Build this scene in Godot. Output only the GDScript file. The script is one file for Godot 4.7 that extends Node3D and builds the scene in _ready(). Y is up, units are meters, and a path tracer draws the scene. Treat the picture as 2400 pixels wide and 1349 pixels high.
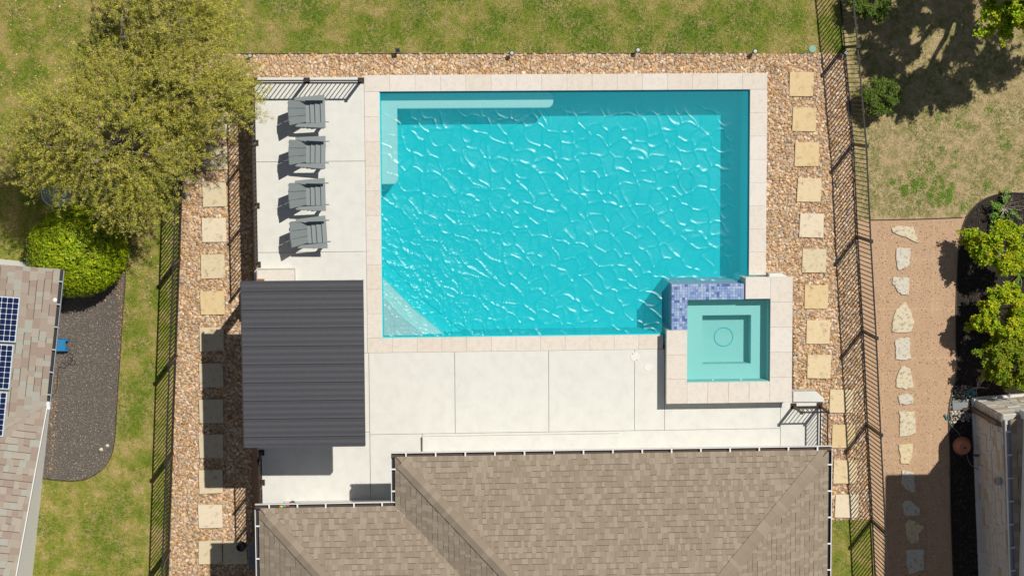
extends Node3D
# A pool yard seen from above. X runs to the right, Z towards the house, Y is up; y = 0 is the pool deck.
# ---------------------------------------------------------------- survey: plan points to metres
const FL := 4667.0
const HC := 49.03
var ax := Vector3.ZERO
var ad := Vector3.ZERO
var az := Vector3.ZERO
var cpos := Vector3.ZERO
var rng := RandomNumberGenerator.new()
var names := {}
var M := {}
var FAR := 6.6

func survey_axes():
	ad = Vector3(-258.1, -481.8, FL).normalized()
	ax = Vector3(cos(-0.00572), sin(-0.00572), 0.0)
	ax = (ax - ad * ax.dot(ad)).normalized()
	az = ad.cross(ax)
	cpos = Vector3(-ax.z / ad.z * HC, HC, -az.z / ad.z * HC)

func P(u, v, y = 0.0) -> Vector3:
	var r = Vector3(u - 1200.0, v - 674.5, FL)
	var t = (HC - y) / r.dot(ad)
	return Vector3(cpos.x + r.dot(ax) * t, y, cpos.z + r.dot(az) * t)

func T(x) -> float:
	return lerpf(-1.25, -0.4, clampf((x + FAR) / (2.0 * FAR), 0.0, 1.0))

func G(u, v) -> Vector3:
	var p = P(u, v, -0.8)
	for i in 4:
		p = P(u, v, T(p.x))
	return p

# ---------------------------------------------------------------- nodes
func numbered(called) -> String:
	var n = names.get(called, 0)
	names[called] = n + 1
	return called if n == 0 else "%s_%03d" % [called, n]

func tag(o, label, category, group = "", kind = ""):
	if label: o.set_meta("label", label)
	if category: o.set_meta("category", category)
	if group: o.set_meta("group", group)
	if kind: o.set_meta("kind", kind)
	return o

func thing(called, label, category, at = Vector3.ZERO, turn = 0.0, group = ""):
	var o = Node3D.new()
	o.name = numbered(called)
	add_child(o)
	o.position = at
	o.rotation.y = turn
	return tag(o, label, category, group)

func put(called, mesh, mat, parent = self, xf = Transform3D()):
	var o = MeshInstance3D.new()
	o.mesh = mesh
	o.material_override = mat
	o.name = numbered(called) if parent == self else called
	parent.add_child(o, true)
	o.transform = xf
	return o

func struct(called, mesh, mat, xf = Transform3D()):
	return tag(put(called, mesh, mat, self, xf), "", "", "", "structure")

func copies(called, mesh, mat, xfs, cols, parent = self, kind = "stuff", label = "", category = ""):
	var mm = MultiMesh.new()
	mm.transform_format = MultiMesh.TRANSFORM_3D
	mm.use_colors = cols.size() > 0
	mm.mesh = mesh
	mm.instance_count = xfs.size()
	for i in xfs.size():
		mm.set_instance_transform(i, xfs[i])
		if cols.size() > 0: mm.set_instance_color(i, cols[i])
	var o = MultiMeshInstance3D.new()
	o.multimesh = mm
	o.material_override = mat
	o.name = numbered(called) if parent == self else called
	parent.add_child(o, true)
	if kind: o.set_meta("kind", kind)
	if label: o.set_meta("label", label)
	if category: o.set_meta("category", category)
	return o

# ---------------------------------------------------------------- shapes
func ST():
	var st = SurfaceTool.new()
	st.begin(Mesh.PRIMITIVE_TRIANGLES)
	return st

func tri(st, a, b, c, n):
	# clockwise seen from outside
	if (b - a).cross(c - a).dot(n) > 0.0:
		var k = b
		b = c
		c = k
	for p in [a, b, c]:
		st.set_normal(n)
		st.add_vertex(p)

func quad(st, a, b, c, d, out):
	var n = (c - a).cross(d - b)
	if n.length() < 1e-12: return
	n = n.normalized()
	if n.dot(out) < 0.0: n = -n
	tri(st, a, b, c, n)
	tri(st, a, c, d, n)

func box(st, a, b, t = Transform3D()):
	var lo = Vector3(minf(a.x, b.x), minf(a.y, b.y), minf(a.z, b.z))
	var hi = Vector3(maxf(a.x, b.x), maxf(a.y, b.y), maxf(a.z, b.z))
	var p = []
	for i in 8:
		p.append(t * Vector3(hi.x if i & 1 else lo.x, hi.y if i & 2 else lo.y, hi.z if i & 4 else lo.z))
	var bs = t.basis
	quad(st, p[1], p[3], p[7], p[5], bs.x); quad(st, p[0], p[2], p[6], p[4], -bs.x)
	quad(st, p[2], p[3], p[7], p[6], bs.y); quad(st, p[0], p[1], p[5], p[4], -bs.y)
	quad(st, p[4], p[5], p[7], p[6], bs.z); quad(st, p[0], p[1], p[3], p[2], -bs.z)

func boxm(a, b, t = Transform3D()):
	var st = ST()
	box(st, a, b, t)
	return st.commit()

# a box between two points: w across, h high
func beam(st, p, q, w, h, up = Vector3.UP):
	var d = (q - p)
	var l = d.length()
	d = d / l
	var s = d.cross(up).normalized()
	var u = s.cross(d).normalized()
	box(st, Vector3(0, -h / 2, -w / 2), Vector3(l, h / 2, w / 2), Transform3D(Basis(d, u, d.cross(u)), p))

func beamm(p, q, w, h, up = Vector3.UP):
	var st = ST()
	beam(st, p, q, w, h, up)
	return st.commit()

# flat polygon with thickness and a chamfered top edge
func prism(st, poly, y0, y1, bev = 0.0):
	var n = poly.size()
	var pts = PackedVector2Array(poly)
	if Geometry2D.is_polygon_clockwise(pts): pts.reverse()
	var inn = pts
	if bev > 0.0:
		inn = PackedVector2Array()
		for i in n:
			var a = pts[(i + n - 1) % n]
			var b = pts[i]
			var c = pts[(i + 1) % n]
			var d1 = (b - a).normalized()
			var d2 = (c - b).normalized()
			var n1 = Vector2(-d1.y, d1.x)
			var n2 = Vector2(-d2.y, d2.x)
			var m = (n1 + n2)
			var k = bev / maxf(0.4, m.dot(n1))
			inn.append(b + m * k)
	for i in n:
		var a = pts[i]
		var b = pts[(i + 1) % n]
		var o = Vector3(b.y - a.y, 0, a.x - b.x)
		quad(st, Vector3(a.x, y0, a.y), Vector3(b.x, y0, b.y), Vector3(b.x, y1 - bev, b.y), Vector3(a.x, y1 - bev, a.y), o)
		if bev > 0.0:
			var ia = inn[i]
			var ib = inn[(i + 1) % n]
			quad(st, Vector3(a.x, y1 - bev, a.y), Vector3(b.x, y1 - bev, b.y), Vector3(ib.x, y1, ib.y), Vector3(ia.x, y1, ia.y), o.normalized() + Vector3.UP)
	var ix = Geometry2D.triangulate_polygon(inn)
	for i in range(0, ix.size(), 3):
		tri(st, Vector3(inn[ix[i]].x, y1, inn[ix[i]].y), Vector3(inn[ix[i + 1]].x, y1, inn[ix[i + 1]].y), Vector3(inn[ix[i + 2]].x, y1, inn[ix[i + 2]].y), Vector3.UP)

func prismm(poly, y0, y1, bev = 0.0):
	var st = ST()
	prism(st, poly, y0, y1, bev)
	return st.commit()

func slab(a, b, bev = 0.008):
	return prismm([Vector2(a.x, a.z), Vector2(b.x, a.z), Vector2(b.x, b.z), Vector2(a.x, b.z)], minf(a.y, b.y), maxf(a.y, b.y), bev)

func tube(st, p, q, r0, r1, n = 6, cap = false):
	var d = q - p
	if d.length() < 1e-5: return
	d = d.normalized()
	var s = d.cross(Vector3.UP if absf(d.y) < 0.95 else Vector3.RIGHT).normalized()
	var t = d.cross(s)
	for i in n:
		var a0 = TAU * i / n
		var a1 = TAU * (i + 1) / n
		var e0 = s * cos(a0) + t * sin(a0)
		var e1 = s * cos(a1) + t * sin(a1)
		var v = [p + e0 * r0, p + e1 * r0, q + e1 * r1, q + e0 * r1]
		var nn = [e0, e1, e1, e0]
		var g = (v[2] - v[0]).cross(v[3] - v[1])
		var order = [0, 1, 2, 0, 2, 3]
		if (v[1] - v[0]).cross(v[2] - v[0]).dot(e0 + e1) > 0.0: order = [0, 2, 1, 0, 3, 2]
		for k in order:
			st.set_normal(nn[k])
			st.add_vertex(v[k])
		if cap:
			tri(st, p, v[0], v[1], -d)
			tri(st, q, v[2], v[3], d)

func path_tube(pts, r, n = 6):
	var st = ST()
	for i in pts.size() - 1:
		tube(st, pts[i], pts[i + 1], r, r, n, true)
	return st.commit()

func lathe(prof, n = 28):
	var st = ST()
	for j in prof.size() - 1:
		var a = prof[j]
		var b = prof[j + 1]
		for i in n:
			var t0 = TAU * i / n
			var t1 = TAU * (i + 1) / n
			var v = [Vector3(a.x * cos(t0), a.y, a.x * sin(t0)), Vector3(a.x * cos(t1), a.y, a.x * sin(t1)), Vector3(b.x * cos(t1), b.y, b.x * sin(t1)), Vector3(b.x * cos(t0), b.y, b.x * sin(t0))]
			var sl = Vector2(b.y - a.y, a.x - b.x).normalized()
			var o = Vector3(cos((t0 + t1) / 2) * sl.x, sl.y, sin((t0 + t1) / 2) * sl.x)
			quad(st, v[0], v[1], v[2], v[3], o)
	return st.commit()

func ringm(r, w, y0, y1, n = 36):
	return lathe([Vector2(r - w / 2, y0), Vector2(r - w / 2, y1), Vector2(r + w / 2, y1), Vector2(r + w / 2, y0)].map(func(p): return p), n)

func grid_mesh(vs, ns, nx, nz, cols = []):
	var arr = []
	arr.resize(Mesh.ARRAY_MAX)
	arr[Mesh.ARRAY_VERTEX] = vs
	arr[Mesh.ARRAY_NORMAL] = ns
	var ix = PackedInt32Array()
	for j in nz - 1:
		for i in nx - 1:
			var a = j * nx + i
			ix.append_array([a, a + 1, a + nx, a + 1, a + nx + 1, a + nx])
	arr[Mesh.ARRAY_INDEX] = ix
	var m = ArrayMesh.new()
	m.add_surface_from_arrays(Mesh.PRIMITIVE_TRIANGLES, arr)
	return m

# ---------------------------------------------------------------- materials
func L(r, g, b, a = 1.0) -> Color:
	var c = Color(r, g, b).linear_to_srgb()
	c.a = a
	return c

func ntex(seed_, freq, octaves, stops, size = 512, kind = FastNoiseLite.TYPE_SIMPLEX_SMOOTH):
	var n = FastNoiseLite.new()
	n.seed = seed_
	n.noise_type = kind
	n.frequency = freq
	n.fractal_octaves = octaves
	n.fractal_gain = 0.6
	var t = NoiseTexture2D.new()
	t.width = size
	t.height = size
	t.seamless = true
	t.noise = n
	if stops.size() > 0:
		var g = Gradient.new()
		var off = PackedFloat32Array()
		var col = PackedColorArray()
		for i in stops.size():
			off.append(float(i) / (stops.size() - 1))
			col.append(stops[i])
		g.offsets = off
		g.colors = col
		t.color_ramp = g
	return t

func mat(c, rough = 0.85, spec = 0.4, metal = 0.0):
	var m = StandardMaterial3D.new()
	m.albedo_color = c
	m.roughness = rough
	m.metallic_specular = spec
	m.metallic = metal
	return m

func tmat(tex, scale, rough = 0.9, bump = null, bscale = 0.5, tint = Color.WHITE, world = true):
	var m = mat(tint, rough, 0.35)
	m.albedo_texture = tex
	m.uv1_triplanar = true
	m.uv1_world_triplanar = world
	m.uv1_scale = Vector3.ONE * scale
	if bump:
		m.heightmap_enabled = true
		m.heightmap_texture = bump
		m.heightmap_scale = bscale
	return m

func detail(m, tex, scale):
	m.detail_enabled = true
	m.detail_blend_mode = BaseMaterial3D.BLEND_MODE_MUL
	m.detail_albedo = tex
	m.detail_uv_layer = BaseMaterial3D.DETAIL_UV_2
	m.uv2_triplanar = true
	m.uv2_world_triplanar = true
	m.uv2_scale = Vector3.ONE * scale
	return m

func vmat(rough = 0.9, tex = null, scale = 1.0):
	var m = mat(Color.WHITE, rough, 0.35)
	m.vertex_color_use_as_albedo = true
	if tex:
		m.albedo_texture = tex
		m.uv1_triplanar = true
		m.uv1_world_triplanar = true
		m.uv1_scale = Vector3.ONE * scale
	return m

func leafmat(rough = 0.55, back = 0.5):
	var m = vmat(rough)
	m.backlight_enabled = true
	m.backlight = L(back * 0.9, back, back * 0.4)
	return m

func grey(v) -> Color:
	return Color(v, v, v)

func materials():
	var grain = ntex(11, 0.09, 4, [grey(0.80), grey(0.93), grey(1.0)])
	var blot = ntex(12, 0.012, 4, [grey(0.955), grey(0.985), grey(1.0)])
	var fine = ntex(13, 0.16, 3, [])
	var fleck = ntex(14, 0.22, 2, [grey(0.5), grey(0.86), grey(1.0), grey(1.0)])
	M.grain = grain
	M.concrete = detail(tmat(ntex(21, 0.05, 4, [L(.55, .55, .515), L(.64, .64, .61), L(.69, .69, .66)]), 1.5, 0.92, fine, 0.5), blot, 0.35)
	M.joint = mat(L(.30, .28, .25), 0.95)
	for i in 5:
		var k = [[.695, .635, .57], [.71, .655, .595], [.695, .63, .56], [.72, .67, .615], [.68, .61, .535]][i]
		var a = L(k[0], k[1], k[2])
		M["trav%d" % i] = detail(tmat(ntex(30 + i, 0.008, 5, [a.darkened(0.05), a, a.lightened(0.10), a.darkened(0.02), a.lightened(0.05)]), 0.75, 0.75, fine, 0.2), grain, 1.6)
	for i in 5:
		var k = [[.66, .50, .27], [.64, .54, .36], [.69, .55, .34], [.58, .49, .34], [.71, .61, .45]][i]
		var a = L(k[0], k[1], k[2])
		M["sand%d" % i] = detail(tmat(ntex(40 + i, 0.007, 5, [a.darkened(0.25), a, a.lightened(0.12), a, a.darkened(0.12)]), 0.8, 0.85, fine, 0.3), grain, 1.5)
	for i in 3:
		var a = [L(.70, .61, .43), L(.66, .61, .50), L(.72, .59, .35)][i]
		M["flag%d" % i] = detail(tmat(ntex(50 + i, 0.02, 5, [a.darkened(0.45), a, a.lightened(0.2), a.lightened(0.25)]), 0.8, 0.9, fine, 1.2), fleck, 1.3)
	M.soil = tmat(ntex(60, 0.03, 5, [L(.07, .045, .028), L(.14, .09, .055), L(.20, .14, .09)]), 0.5, 0.95)
	M.lawn = detail(tmat(ntex(61, 0.012, 5, [L(.13, .20, .02), L(.20, .24, .035), L(.34, .29, .10), L(.44, .35, .16)]), 0.3, 0.95, fine, 2.0), fleck, 2.2)
	M.dry_lawn = detail(tmat(ntex(62, 0.02, 5, [L(.18, .20, .045), L(.32, .27, .12), L(.48, .37, .21), L(.50, .38, .23)]), 0.3, 0.95, fine, 2.0), fleck, 2.2)
	M.granite = detail(tmat(ntex(63, 0.13, 4, [L(.28, .16, .09), L(.47, .31, .195), L(.54, .37, .245), L(.68, .52, .39)]), 0.8, 0.95, fine, 1.5), blot, 0.3)
	M.mulch = detail(tmat(ntex(64, 0.1, 5, [L(.12, .102, .09), L(.18, .158, .14), L(.24, .21, .19)]), 0.9, 0.95, fine, 2.5), fleck, 1.7)
	M.black_mulch = detail(tmat(ntex(65, 0.1, 5, [L(.022, .016, .013), L(.05, .04, .034), L(.09, .074, .064)]), 0.9, 0.95, fine, 2.5), fleck, 1.7)
	M.gravel_bed = tmat(ntex(66, 0.06, 5, [L(.16, .09, .05), L(.34, .20, .11), L(.44, .28, .17)]), 0.8, 0.95)
	M.pebble = vmat(0.8, ntex(67, 0.05, 3, [grey(0.8), grey(1.0)], 256), 3.0)
	M.chip = vmat(0.9)
	M.grass = leafmat(0.7, 0.25)
	M.leaf = leafmat(0.5, 0.5)
	M.gloss_leaf = leafmat(0.35, 0.4)
	M.bark = tmat(ntex(70, 0.06, 4, [L(.10, .08, .065), L(.24, .20, .165), L(.34, .30, .26)]), 2.0, 0.9)
	M.pale_twig = mat(L(.45, .40, .35), 0.85)
	M.fence = tmat(ntex(71, 0.05, 3, [L(.018, .016, .015), L(.035, .032, .031)]), 1.0, 0.42)
	M.rail = tmat(ntex(72, 0.05, 3, [L(.028, .016, .012), L(.045, .028, .022)]), 1.0, 0.42)
	M.deep_tint_plaster = detail(tmat(ntex(73, 0.02, 4, [L(.012, .64, .73), L(.018, .70, .79)]), 0.5, 0.85), grain, 1.0)  # floor and walls: the tint of deep water is put into the plaster colour
	M.shallow_tint_plaster = detail(tmat(ntex(74, 0.04, 4, [L(.44, .72, .71), L(.52, .79, .77)]), 0.8, 0.85), grain, 1.6)  # same plaster coloured paler, as seen under shallow water
	M.pebble_plaster = detail(tmat(ntex(75, 0.2, 3, [L(.28, .42, .42), L(.46, .58, .57), L(.58, .68, .66)]), 1.6, 0.85), fleck, 2.0)
	M.spa_plaster = detail(tmat(ntex(76, 0.04, 4, [L(.23, .58, .58), L(.28, .63, .62)]), 0.8, 0.85), grain, 1.6)
	for i in 5:
		var k = [[.205, .29, .50], [.26, .35, .55], [.15, .225, .43], [.33, .41, .58], [.085, .14, .31]][i]
		M["mosaic%d" % i] = mat(L(k[0], k[1], k[2]), 0.2, 0.55)
	M.drain = mat(L(.01, .34, .42), 0.6)
	M.grout = mat(L(.30, .35, .47), 0.9)
	M.slate_metal = tmat(ntex(77, 0.02, 4, [L(.042, .043, .052), L(.049, .050, .060)]), 0.6, 0.5, null, 0.5, Color.WHITE)
	M.slate_metal.metallic_specular = 0.5
	M.seam = mat(L(.012, .012, .016), 0.6)
	M.cedar = tmat(ntex(78, 0.05, 4, [L(.30, .14, .05), L(.46, .24, .09)]), 1.5, 0.8)
	M.chair = tmat(ntex(79, 0.08, 3, [L(.175, .205, .215), L(.215, .245, .255)]), 1.4, 0.62)
	M.white_metal = mat(L(.66, .66, .66), 0.4, 0.5)
	M.dark_metal = mat(L(.03, .03, .032), 0.45, 0.5)
	M.brown_metal = mat(L(.055, .035, .025), 0.5, 0.5)
	M.steel = mat(L(.42, .46, .50), 0.35, 0.5, 0.4)
	M.stucco = tmat(ntex(80, 0.1, 4, [L(.60, .60, .58), L(.72, .72, .70)]), 0.8, 0.95, fine, 0.4)
	M.white_wall = tmat(ntex(87, 0.08, 4, [L(.82, .82, .81), L(.90, .90, .89)]), 0.8, 0.9)
	M.felt = mat(L(.10, .085, .07), 0.95)
	M.solar_cell = mat(L(.006, .014, .058), 0.15, 0.5)
	M.solar_back = mat(L(.55, .60, .66), 0.35, 0.5)
	M.terracotta = tmat(ntex(81, 0.03, 4, [L(.30, .12, .07), L(.42, .17, .10), L(.48, .22, .14)]), 2.0, 0.85)
	M.teal_plastic = mat(L(.02, .16, .17), 0.4, 0.5)
	M.blue_plastic = tmat(ntex(82, 0.04, 3, [L(.012, .13, .30), L(.02, .19, .40)]), 2.0, 0.5)
	M.hose = mat(L(.16, .18, .17), 0.5)
	M.white_plastic = mat(L(.62, .61, .57), 0.5)
	M.lid_green = tmat(ntex(83, 0.05, 3, [L(.16, .30, .24), L(.26, .42, .34)]), 3.0, 0.6)
	M.grey_block = tmat(ntex(84, 0.05, 3, [L(.16, .17, .17), L(.27, .28, .28)]), 2.0, 0.85)
	M.white_rock = tmat(ntex(85, 0.05, 3, [L(.42, .36, .28), L(.66, .60, .5)]), 3.0, 0.9)
	M.box_grey = mat(L(.13, .14, .145), 0.6)
	M.dark_glaze = mat(L(.010, .008, .008), 0.12, 0.6)
	var g = StandardMaterial3D.new()
	g.transparency = BaseMaterial3D.TRANSPARENCY_ALPHA
	g.albedo_color = Color(0.75, 0.88, 0.95, 0.12)
	g.roughness = 0.05
	M.glass = g
	var w = StandardMaterial3D.new()
	w.transparency = BaseMaterial3D.TRANSPARENCY_ALPHA
	w.albedo_color = L(.0, .52, .64, 0.27)
	w.roughness = 0.315
	w.metallic_specular = 0.707
	M.water = w
	var w2 = w.duplicate()
	w2.albedo_color = L(.20, .70, .66, 0.07)
	M.spa_water = w2
	# shingle tones: main house, left neighbour, right neighbour
	var pals = {"a": [[.268, .216, .162], [.29, .236, .18], [.315, .262, .204], [.276, .224, .17], [.334, .28, .218]],
		"b": [[.345, .285, .235], [.385, .34, .285], [.365, .365, .32], [.36, .31, .26], [.32, .245, .205]],
		"c": [[.34, .25, .17], [.40, .31, .22], [.30, .22, .155], [.44, .33, .24], [.36, .27, .20]]}
	var gran = ntex(86, 0.25, 3, [grey(0.72), grey(0.95), grey(1.0)], 256)
	for k in pals:
		for i in 5:
			var c = pals[k][i]
			var m = tmat(gran, 3.0, 0.95, null, 0.5, L(c[0], c[1], c[2]))
			m.vertex_color_use_as_albedo = true
			M["sh_%s%d" % [k, i]] = m
	for i in 4:
		var c = [[.74, .69, .61], [.80, .75, .67], [.68, .56, .40], [.76, .73, .69]][i]
		M["wallstone%d" % i] = detail(tmat(ntex(90 + i, 0.03, 4, [L(c[0] * .8, c[1] * .8, c[2] * .8), L(c[0], c[1], c[2])]), 1.5, 0.92), grain, 1.2)
	M.mortar = mat(L(.40, .38, .34), 0.95)

# ---------------------------------------------------------------- ground
func plan(pts) -> PackedVector2Array:
	var o = PackedVector2Array()
	for p in pts:
		var g = G(p[0], p[1])
		o.append(Vector2(g.x, g.z))
	return o

func sheet(called, poly, off, m):
	var st = ST()
	for s in [[-400.0, -FAR], [-FAR, FAR], [FAR, 400.0]]:
		var strip = PackedVector2Array([Vector2(s[0], -400), Vector2(s[1], -400), Vector2(s[1], 400), Vector2(s[0], 400)])
		for q in Geometry2D.intersect_polygons(poly, strip):
			var ix = Geometry2D.triangulate_polygon(q)
			for i in range(0, ix.size(), 3):
				var v = []
				for k in 3:
					var p = q[ix[i + k]]
					v.append(Vector3(p.x, T(p.x) + off, p.y))
				var n = (v[1] - v[0]).cross(v[2] - v[0]).normalized()
				if n.y < 0.0: n = -n
				tri(st, v[0], v[1], v[2], n)
	return struct(called, st.commit(), m)

func scatter(poly, step, holes = []):
	var lo = Vector2(1e9, 1e9)
	var hi = -lo
	for p in poly:
		lo = lo.min(p)
		hi = hi.max(p)
	var out = []
	var nx = int((hi.x - lo.x) / step)
	var nz = int((hi.y - lo.y) / step)
	for j in nz + 1:
		for i in nx + 1:
			var p = lo + Vector2(i + rng.randf(), j + rng.randf()) * step
			if not Geometry2D.is_point_in_polygon(p, poly): continue
			var ok = true
			for h in holes:
				if Geometry2D.is_point_in_polygon(p, h):
					ok = false
					break
			if ok: out.append(p)
	return out

func pebble_mesh(seed_):
	var r = RandomNumberGenerator.new()
	r.seed = seed_
	var st = ST()
	var nu = 9
	var nv = 5
	var pts = []
	var f = FastNoiseLite.new()
	f.seed = seed_
	f.frequency = 0.7
	for j in nv + 1:
		for i in nu:
			var a = TAU * i / nu
			var b = PI * j / nv
			var d = Vector3(sin(b) * cos(a), cos(b), sin(b) * sin(a))
			pts.append(d * (1.0 + 0.5 * f.get_noise_3dv(d * 1.4)))
	for j in nv:
		for i in nu:
			var q = [j * nu + i, j * nu + (i + 1) % nu, (j + 1) * nu + (i + 1) % nu, (j + 1) * nu + i]
			for t in [[0, 1, 2], [0, 2, 3]]:
				var a = pts[q[t[0]]]
				var b = pts[q[t[1]]]
				var c = pts[q[t[2]]]
				var n = (b - a).cross(c - a)
				if n.length() < 1e-6: continue
				var o = (a + b + c) / 3.0
				var order = [a, c, b] if n.dot(o) > 0.0 else [a, b, c]
				for p in order:
					st.set_normal(p.normalized())
					st.add_vertex(p)
	return st.commit()

func tuft_mesh(seed_, n, h, spread):
	var r = RandomNumberGenerator.new()
	r.seed = seed_
	var st = ST()
	for i in n:
		var a = r.randf() * TAU
		var p = Vector3(r.randf_range(-spread, spread), 0, r.randf_range(-spread, spread))
		var d = Vector3(cos(a), 0, sin(a))
		var s = Vector3(-d.z, 0, d.x) * r.randf_range(0.002, 0.0035)
		var tip = p + d * h * r.randf_range(0.4, 1.3) + Vector3.UP * h * r.randf_range(0.4, 1.0)
		var mid = p.lerp(tip, 0.5) + Vector3.UP * h * 0.25
		quad(st, p - s, p + s, mid + s, mid - s, Vector3.UP)
		tri(st, mid - s, mid + s, tip, Vector3(0, 1, 0.1).normalized())
	return st.commit()

func leaf_cluster(seed_, n, size, spread, flat = 0.5):
	var r = RandomNumberGenerator.new()
	r.seed = seed_
	var st = ST()
	for i in n:
		var c = Vector3(r.randf_range(-1, 1), r.randf_range(-1, 1), r.randf_range(-1, 1)) * spread
		var nrm = (Vector3(r.randf_range(-1, 1), r.randf_range(-1, 1), r.randf_range(-1, 1)) * (1.0 - flat) + Vector3.UP * flat * 1.4).normalized()
		var d = nrm.cross(Vector3(r.randf_range(-1, 1), r.randf_range(-1, 1), r.randf_range(-1, 1))).normalized()
		var s = nrm.cross(d)
		var l = size * r.randf_range(0.7, 1.25)
		var w = l * 0.33
		var a = c - d * l * 0.5
		var b = c + d * l * 0.5 - nrm * l * 0.12
		var e = c + s * w + nrm * l * 0.06
		var f = c - s * w + nrm * l * 0.06
		tri(st, a, e, b, (nrm + s * 0.3).normalized())
		tri(st, a, f, b, (nrm - s * 0.3).normalized())
	return st.commit()

func vary(c, k) -> Color:
	var v = 1.0 + rng.randf_range(-k, k)
	return Color(maxf(0.0, c[0] * v * (1.0 + rng.randf_range(-k, k) * 0.25)), maxf(0.0, c[1] * v), maxf(0.0, c[2] * v * (1.0 + rng.randf_range(-k, k) * 0.4)))

func pebbles(called, label, poly, step, rmin, rmax, pal, holes = [], off = 0.0):
	var xs = [[], [], []]
	var cs = [[], [], []]
	for p in scatter(poly, step, holes):
		var k = rng.randi() % 3
		var s = lerpf(rmin, rmax, pow(rng.randf(), 1.7))
		var b = Basis.from_euler(Vector3(rng.randf_range(-.3, .3), rng.randf() * TAU, rng.randf_range(-.3, .3))).scaled_local(Vector3(s * rng.randf_range(.9, 1.25), s * rng.randf_range(.5, .8), s * rng.randf_range(.75, 1.0)))
		xs[k].append(Transform3D(b, Vector3(p.x, T(p.x) + off + s * rng.randf_range(0.15, 0.55), p.y)))
		cs[k].append(vary(pal[rng.randi() % pal.size()], 0.28))
	var o = thing(called, label, "gravel")
	o.set_meta("kind", "stuff")
	for k in 3:
		copies("stones", pebble_mesh(100 + k), M.pebble, xs[k], cs[k], o)

func tufts(called, label, poly, step, holes, cols, seed_, h = 0.035, fr = 0.8):
	var f = FastNoiseLite.new()
	f.seed = seed_
	f.frequency = fr
	f.fractal_octaves = 4
	var xs = [[], [], []]
	var cs = [[], [], []]
	for p in scatter(poly, step, holes):
		var v = f.get_noise_2d(p.x, p.y) * 1.3 + 0.42 + .05 * sin(p.x * 6.5) + rng.randf_range(-.26, .26)
		var k = rng.randi() % 3
		var s = rng.randf_range(.7, 1.3)
		xs[k].append(Transform3D(Basis(Vector3.UP, rng.randf() * TAU).scaled(Vector3(s, s * rng.randf_range(.6, 1.2), s)), Vector3(p.x, T(p.x), p.y)))
		var i = clampf(v, 0.0, 0.999) * (cols.size() - 1)
		var a = cols[int(i)]
		var b = cols[int(i) + 1]
		var t = i - int(i)
		cs[k].append(vary([lerpf(a[0], b[0], t), lerpf(a[1], b[1], t), lerpf(a[2], b[2], t)], 0.25))
	var o = thing(called, label, "grass")
	o.set_meta("kind", "stuff")
	for k in 3:
		copies("blades", tuft_mesh(200 + k, 9, h, 0.035), M.grass, xs[k], cs[k], o)

func chips(called, label, poly, step, holes, pal, lmin, lmax, cat = "mulch"):
	var xs = []
	var cs = []
	for p in scatter(poly, step, holes):
		var l = rng.randf_range(lmin, lmax)
		var b = Basis.from_euler(Vector3(rng.randf_range(-.4, .4), rng.randf() * TAU, rng.randf_range(-.4, .4))).scaled_local(Vector3(l, 0.006, l * rng.randf_range(.25, .6)))
		xs.append(Transform3D(b, Vector3(p.x, T(p.x) + rng.randf_range(.008, .03), p.y)))
		cs.append(vary(pal[rng.randi() % pal.size()], 0.35))
	tag(copies(called, boxm(Vector3.ONE * -.5, Vector3.ONE * .5), M.chip, xs, cs), label, cat, "", "stuff")

# ---------------------------------------------------------------- fences
func fence(called, label, bases, h, gap, m, parent_at, opts = {}):
	var o = thing(called, label, opts.get("cat", "fence"), parent_at)
	var pw = opts.get("post", 0.07)
	var rw = opts.get("rail", 0.035)
	var kw = opts.get("picket", 0.018)
	var pm = boxm(Vector3(-pw / 2, 0, -pw / 2), Vector3(pw / 2, 1, pw / 2))
	var capm = prismm([Vector2(-.55, -.55), Vector2(.55, -.55), Vector2(.55, .55), Vector2(-.55, .55)], 0.0, 0.03, 0.02)
	var km = boxm(Vector3(-kw / 2, 0, -kw / 2), Vector3(kw / 2, 1, kw / 2))
	var plate = boxm(Vector3(-.075, 0, -.075), Vector3(.075, .012, .075))
	for i in bases.size():
		var b = bases[i] - parent_at
		if not opts.get("skip", []).has(i):
			var post = put("post", pm, m, o, Transform3D(Basis().scaled(Vector3(1, h + .05, 1)), b))
			put("post_cap", capm, m, o, Transform3D(Basis().scaled(Vector3(pw * 1.2, 1, pw * 1.2)), b + Vector3.UP * (h + .05)))
			if opts.get("plates", false): put("base_plate", plate, m, o, Transform3D(Basis(), b))
		if i == bases.size() - 1: break
		if opts.get("breaks", []).has(i): continue
		var e = bases[i + 1] - parent_at
		var lift = opts.get("lift", 0.09)
		var step = opts.get("step", 0.0)
		if step > 0.0: e.y = b.y
		put("top_rail", beamm(b + Vector3.UP * h, e + Vector3.UP * h, rw, rw * .8), m, o)
		put("bottom_rail", beamm(b + Vector3.UP * lift, e + Vector3.UP * lift, rw, rw * .8), m, o)
		if opts.get("mid", false): put("middle_rail", beamm(b + Vector3.UP * (h - .16), e + Vector3.UP * (h - .16), rw, rw * .8), m, o)
		var n = int(round((e - b).length() / gap))
		for k in range(1, n):
			var p = b.lerp(e, float(k) / n) + Vector3.UP * (lift - .015)
			put("picket", km, m, o, Transform3D(Basis().scaled(Vector3(1, h - lift + .02, 1)), p))
	return o

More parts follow.
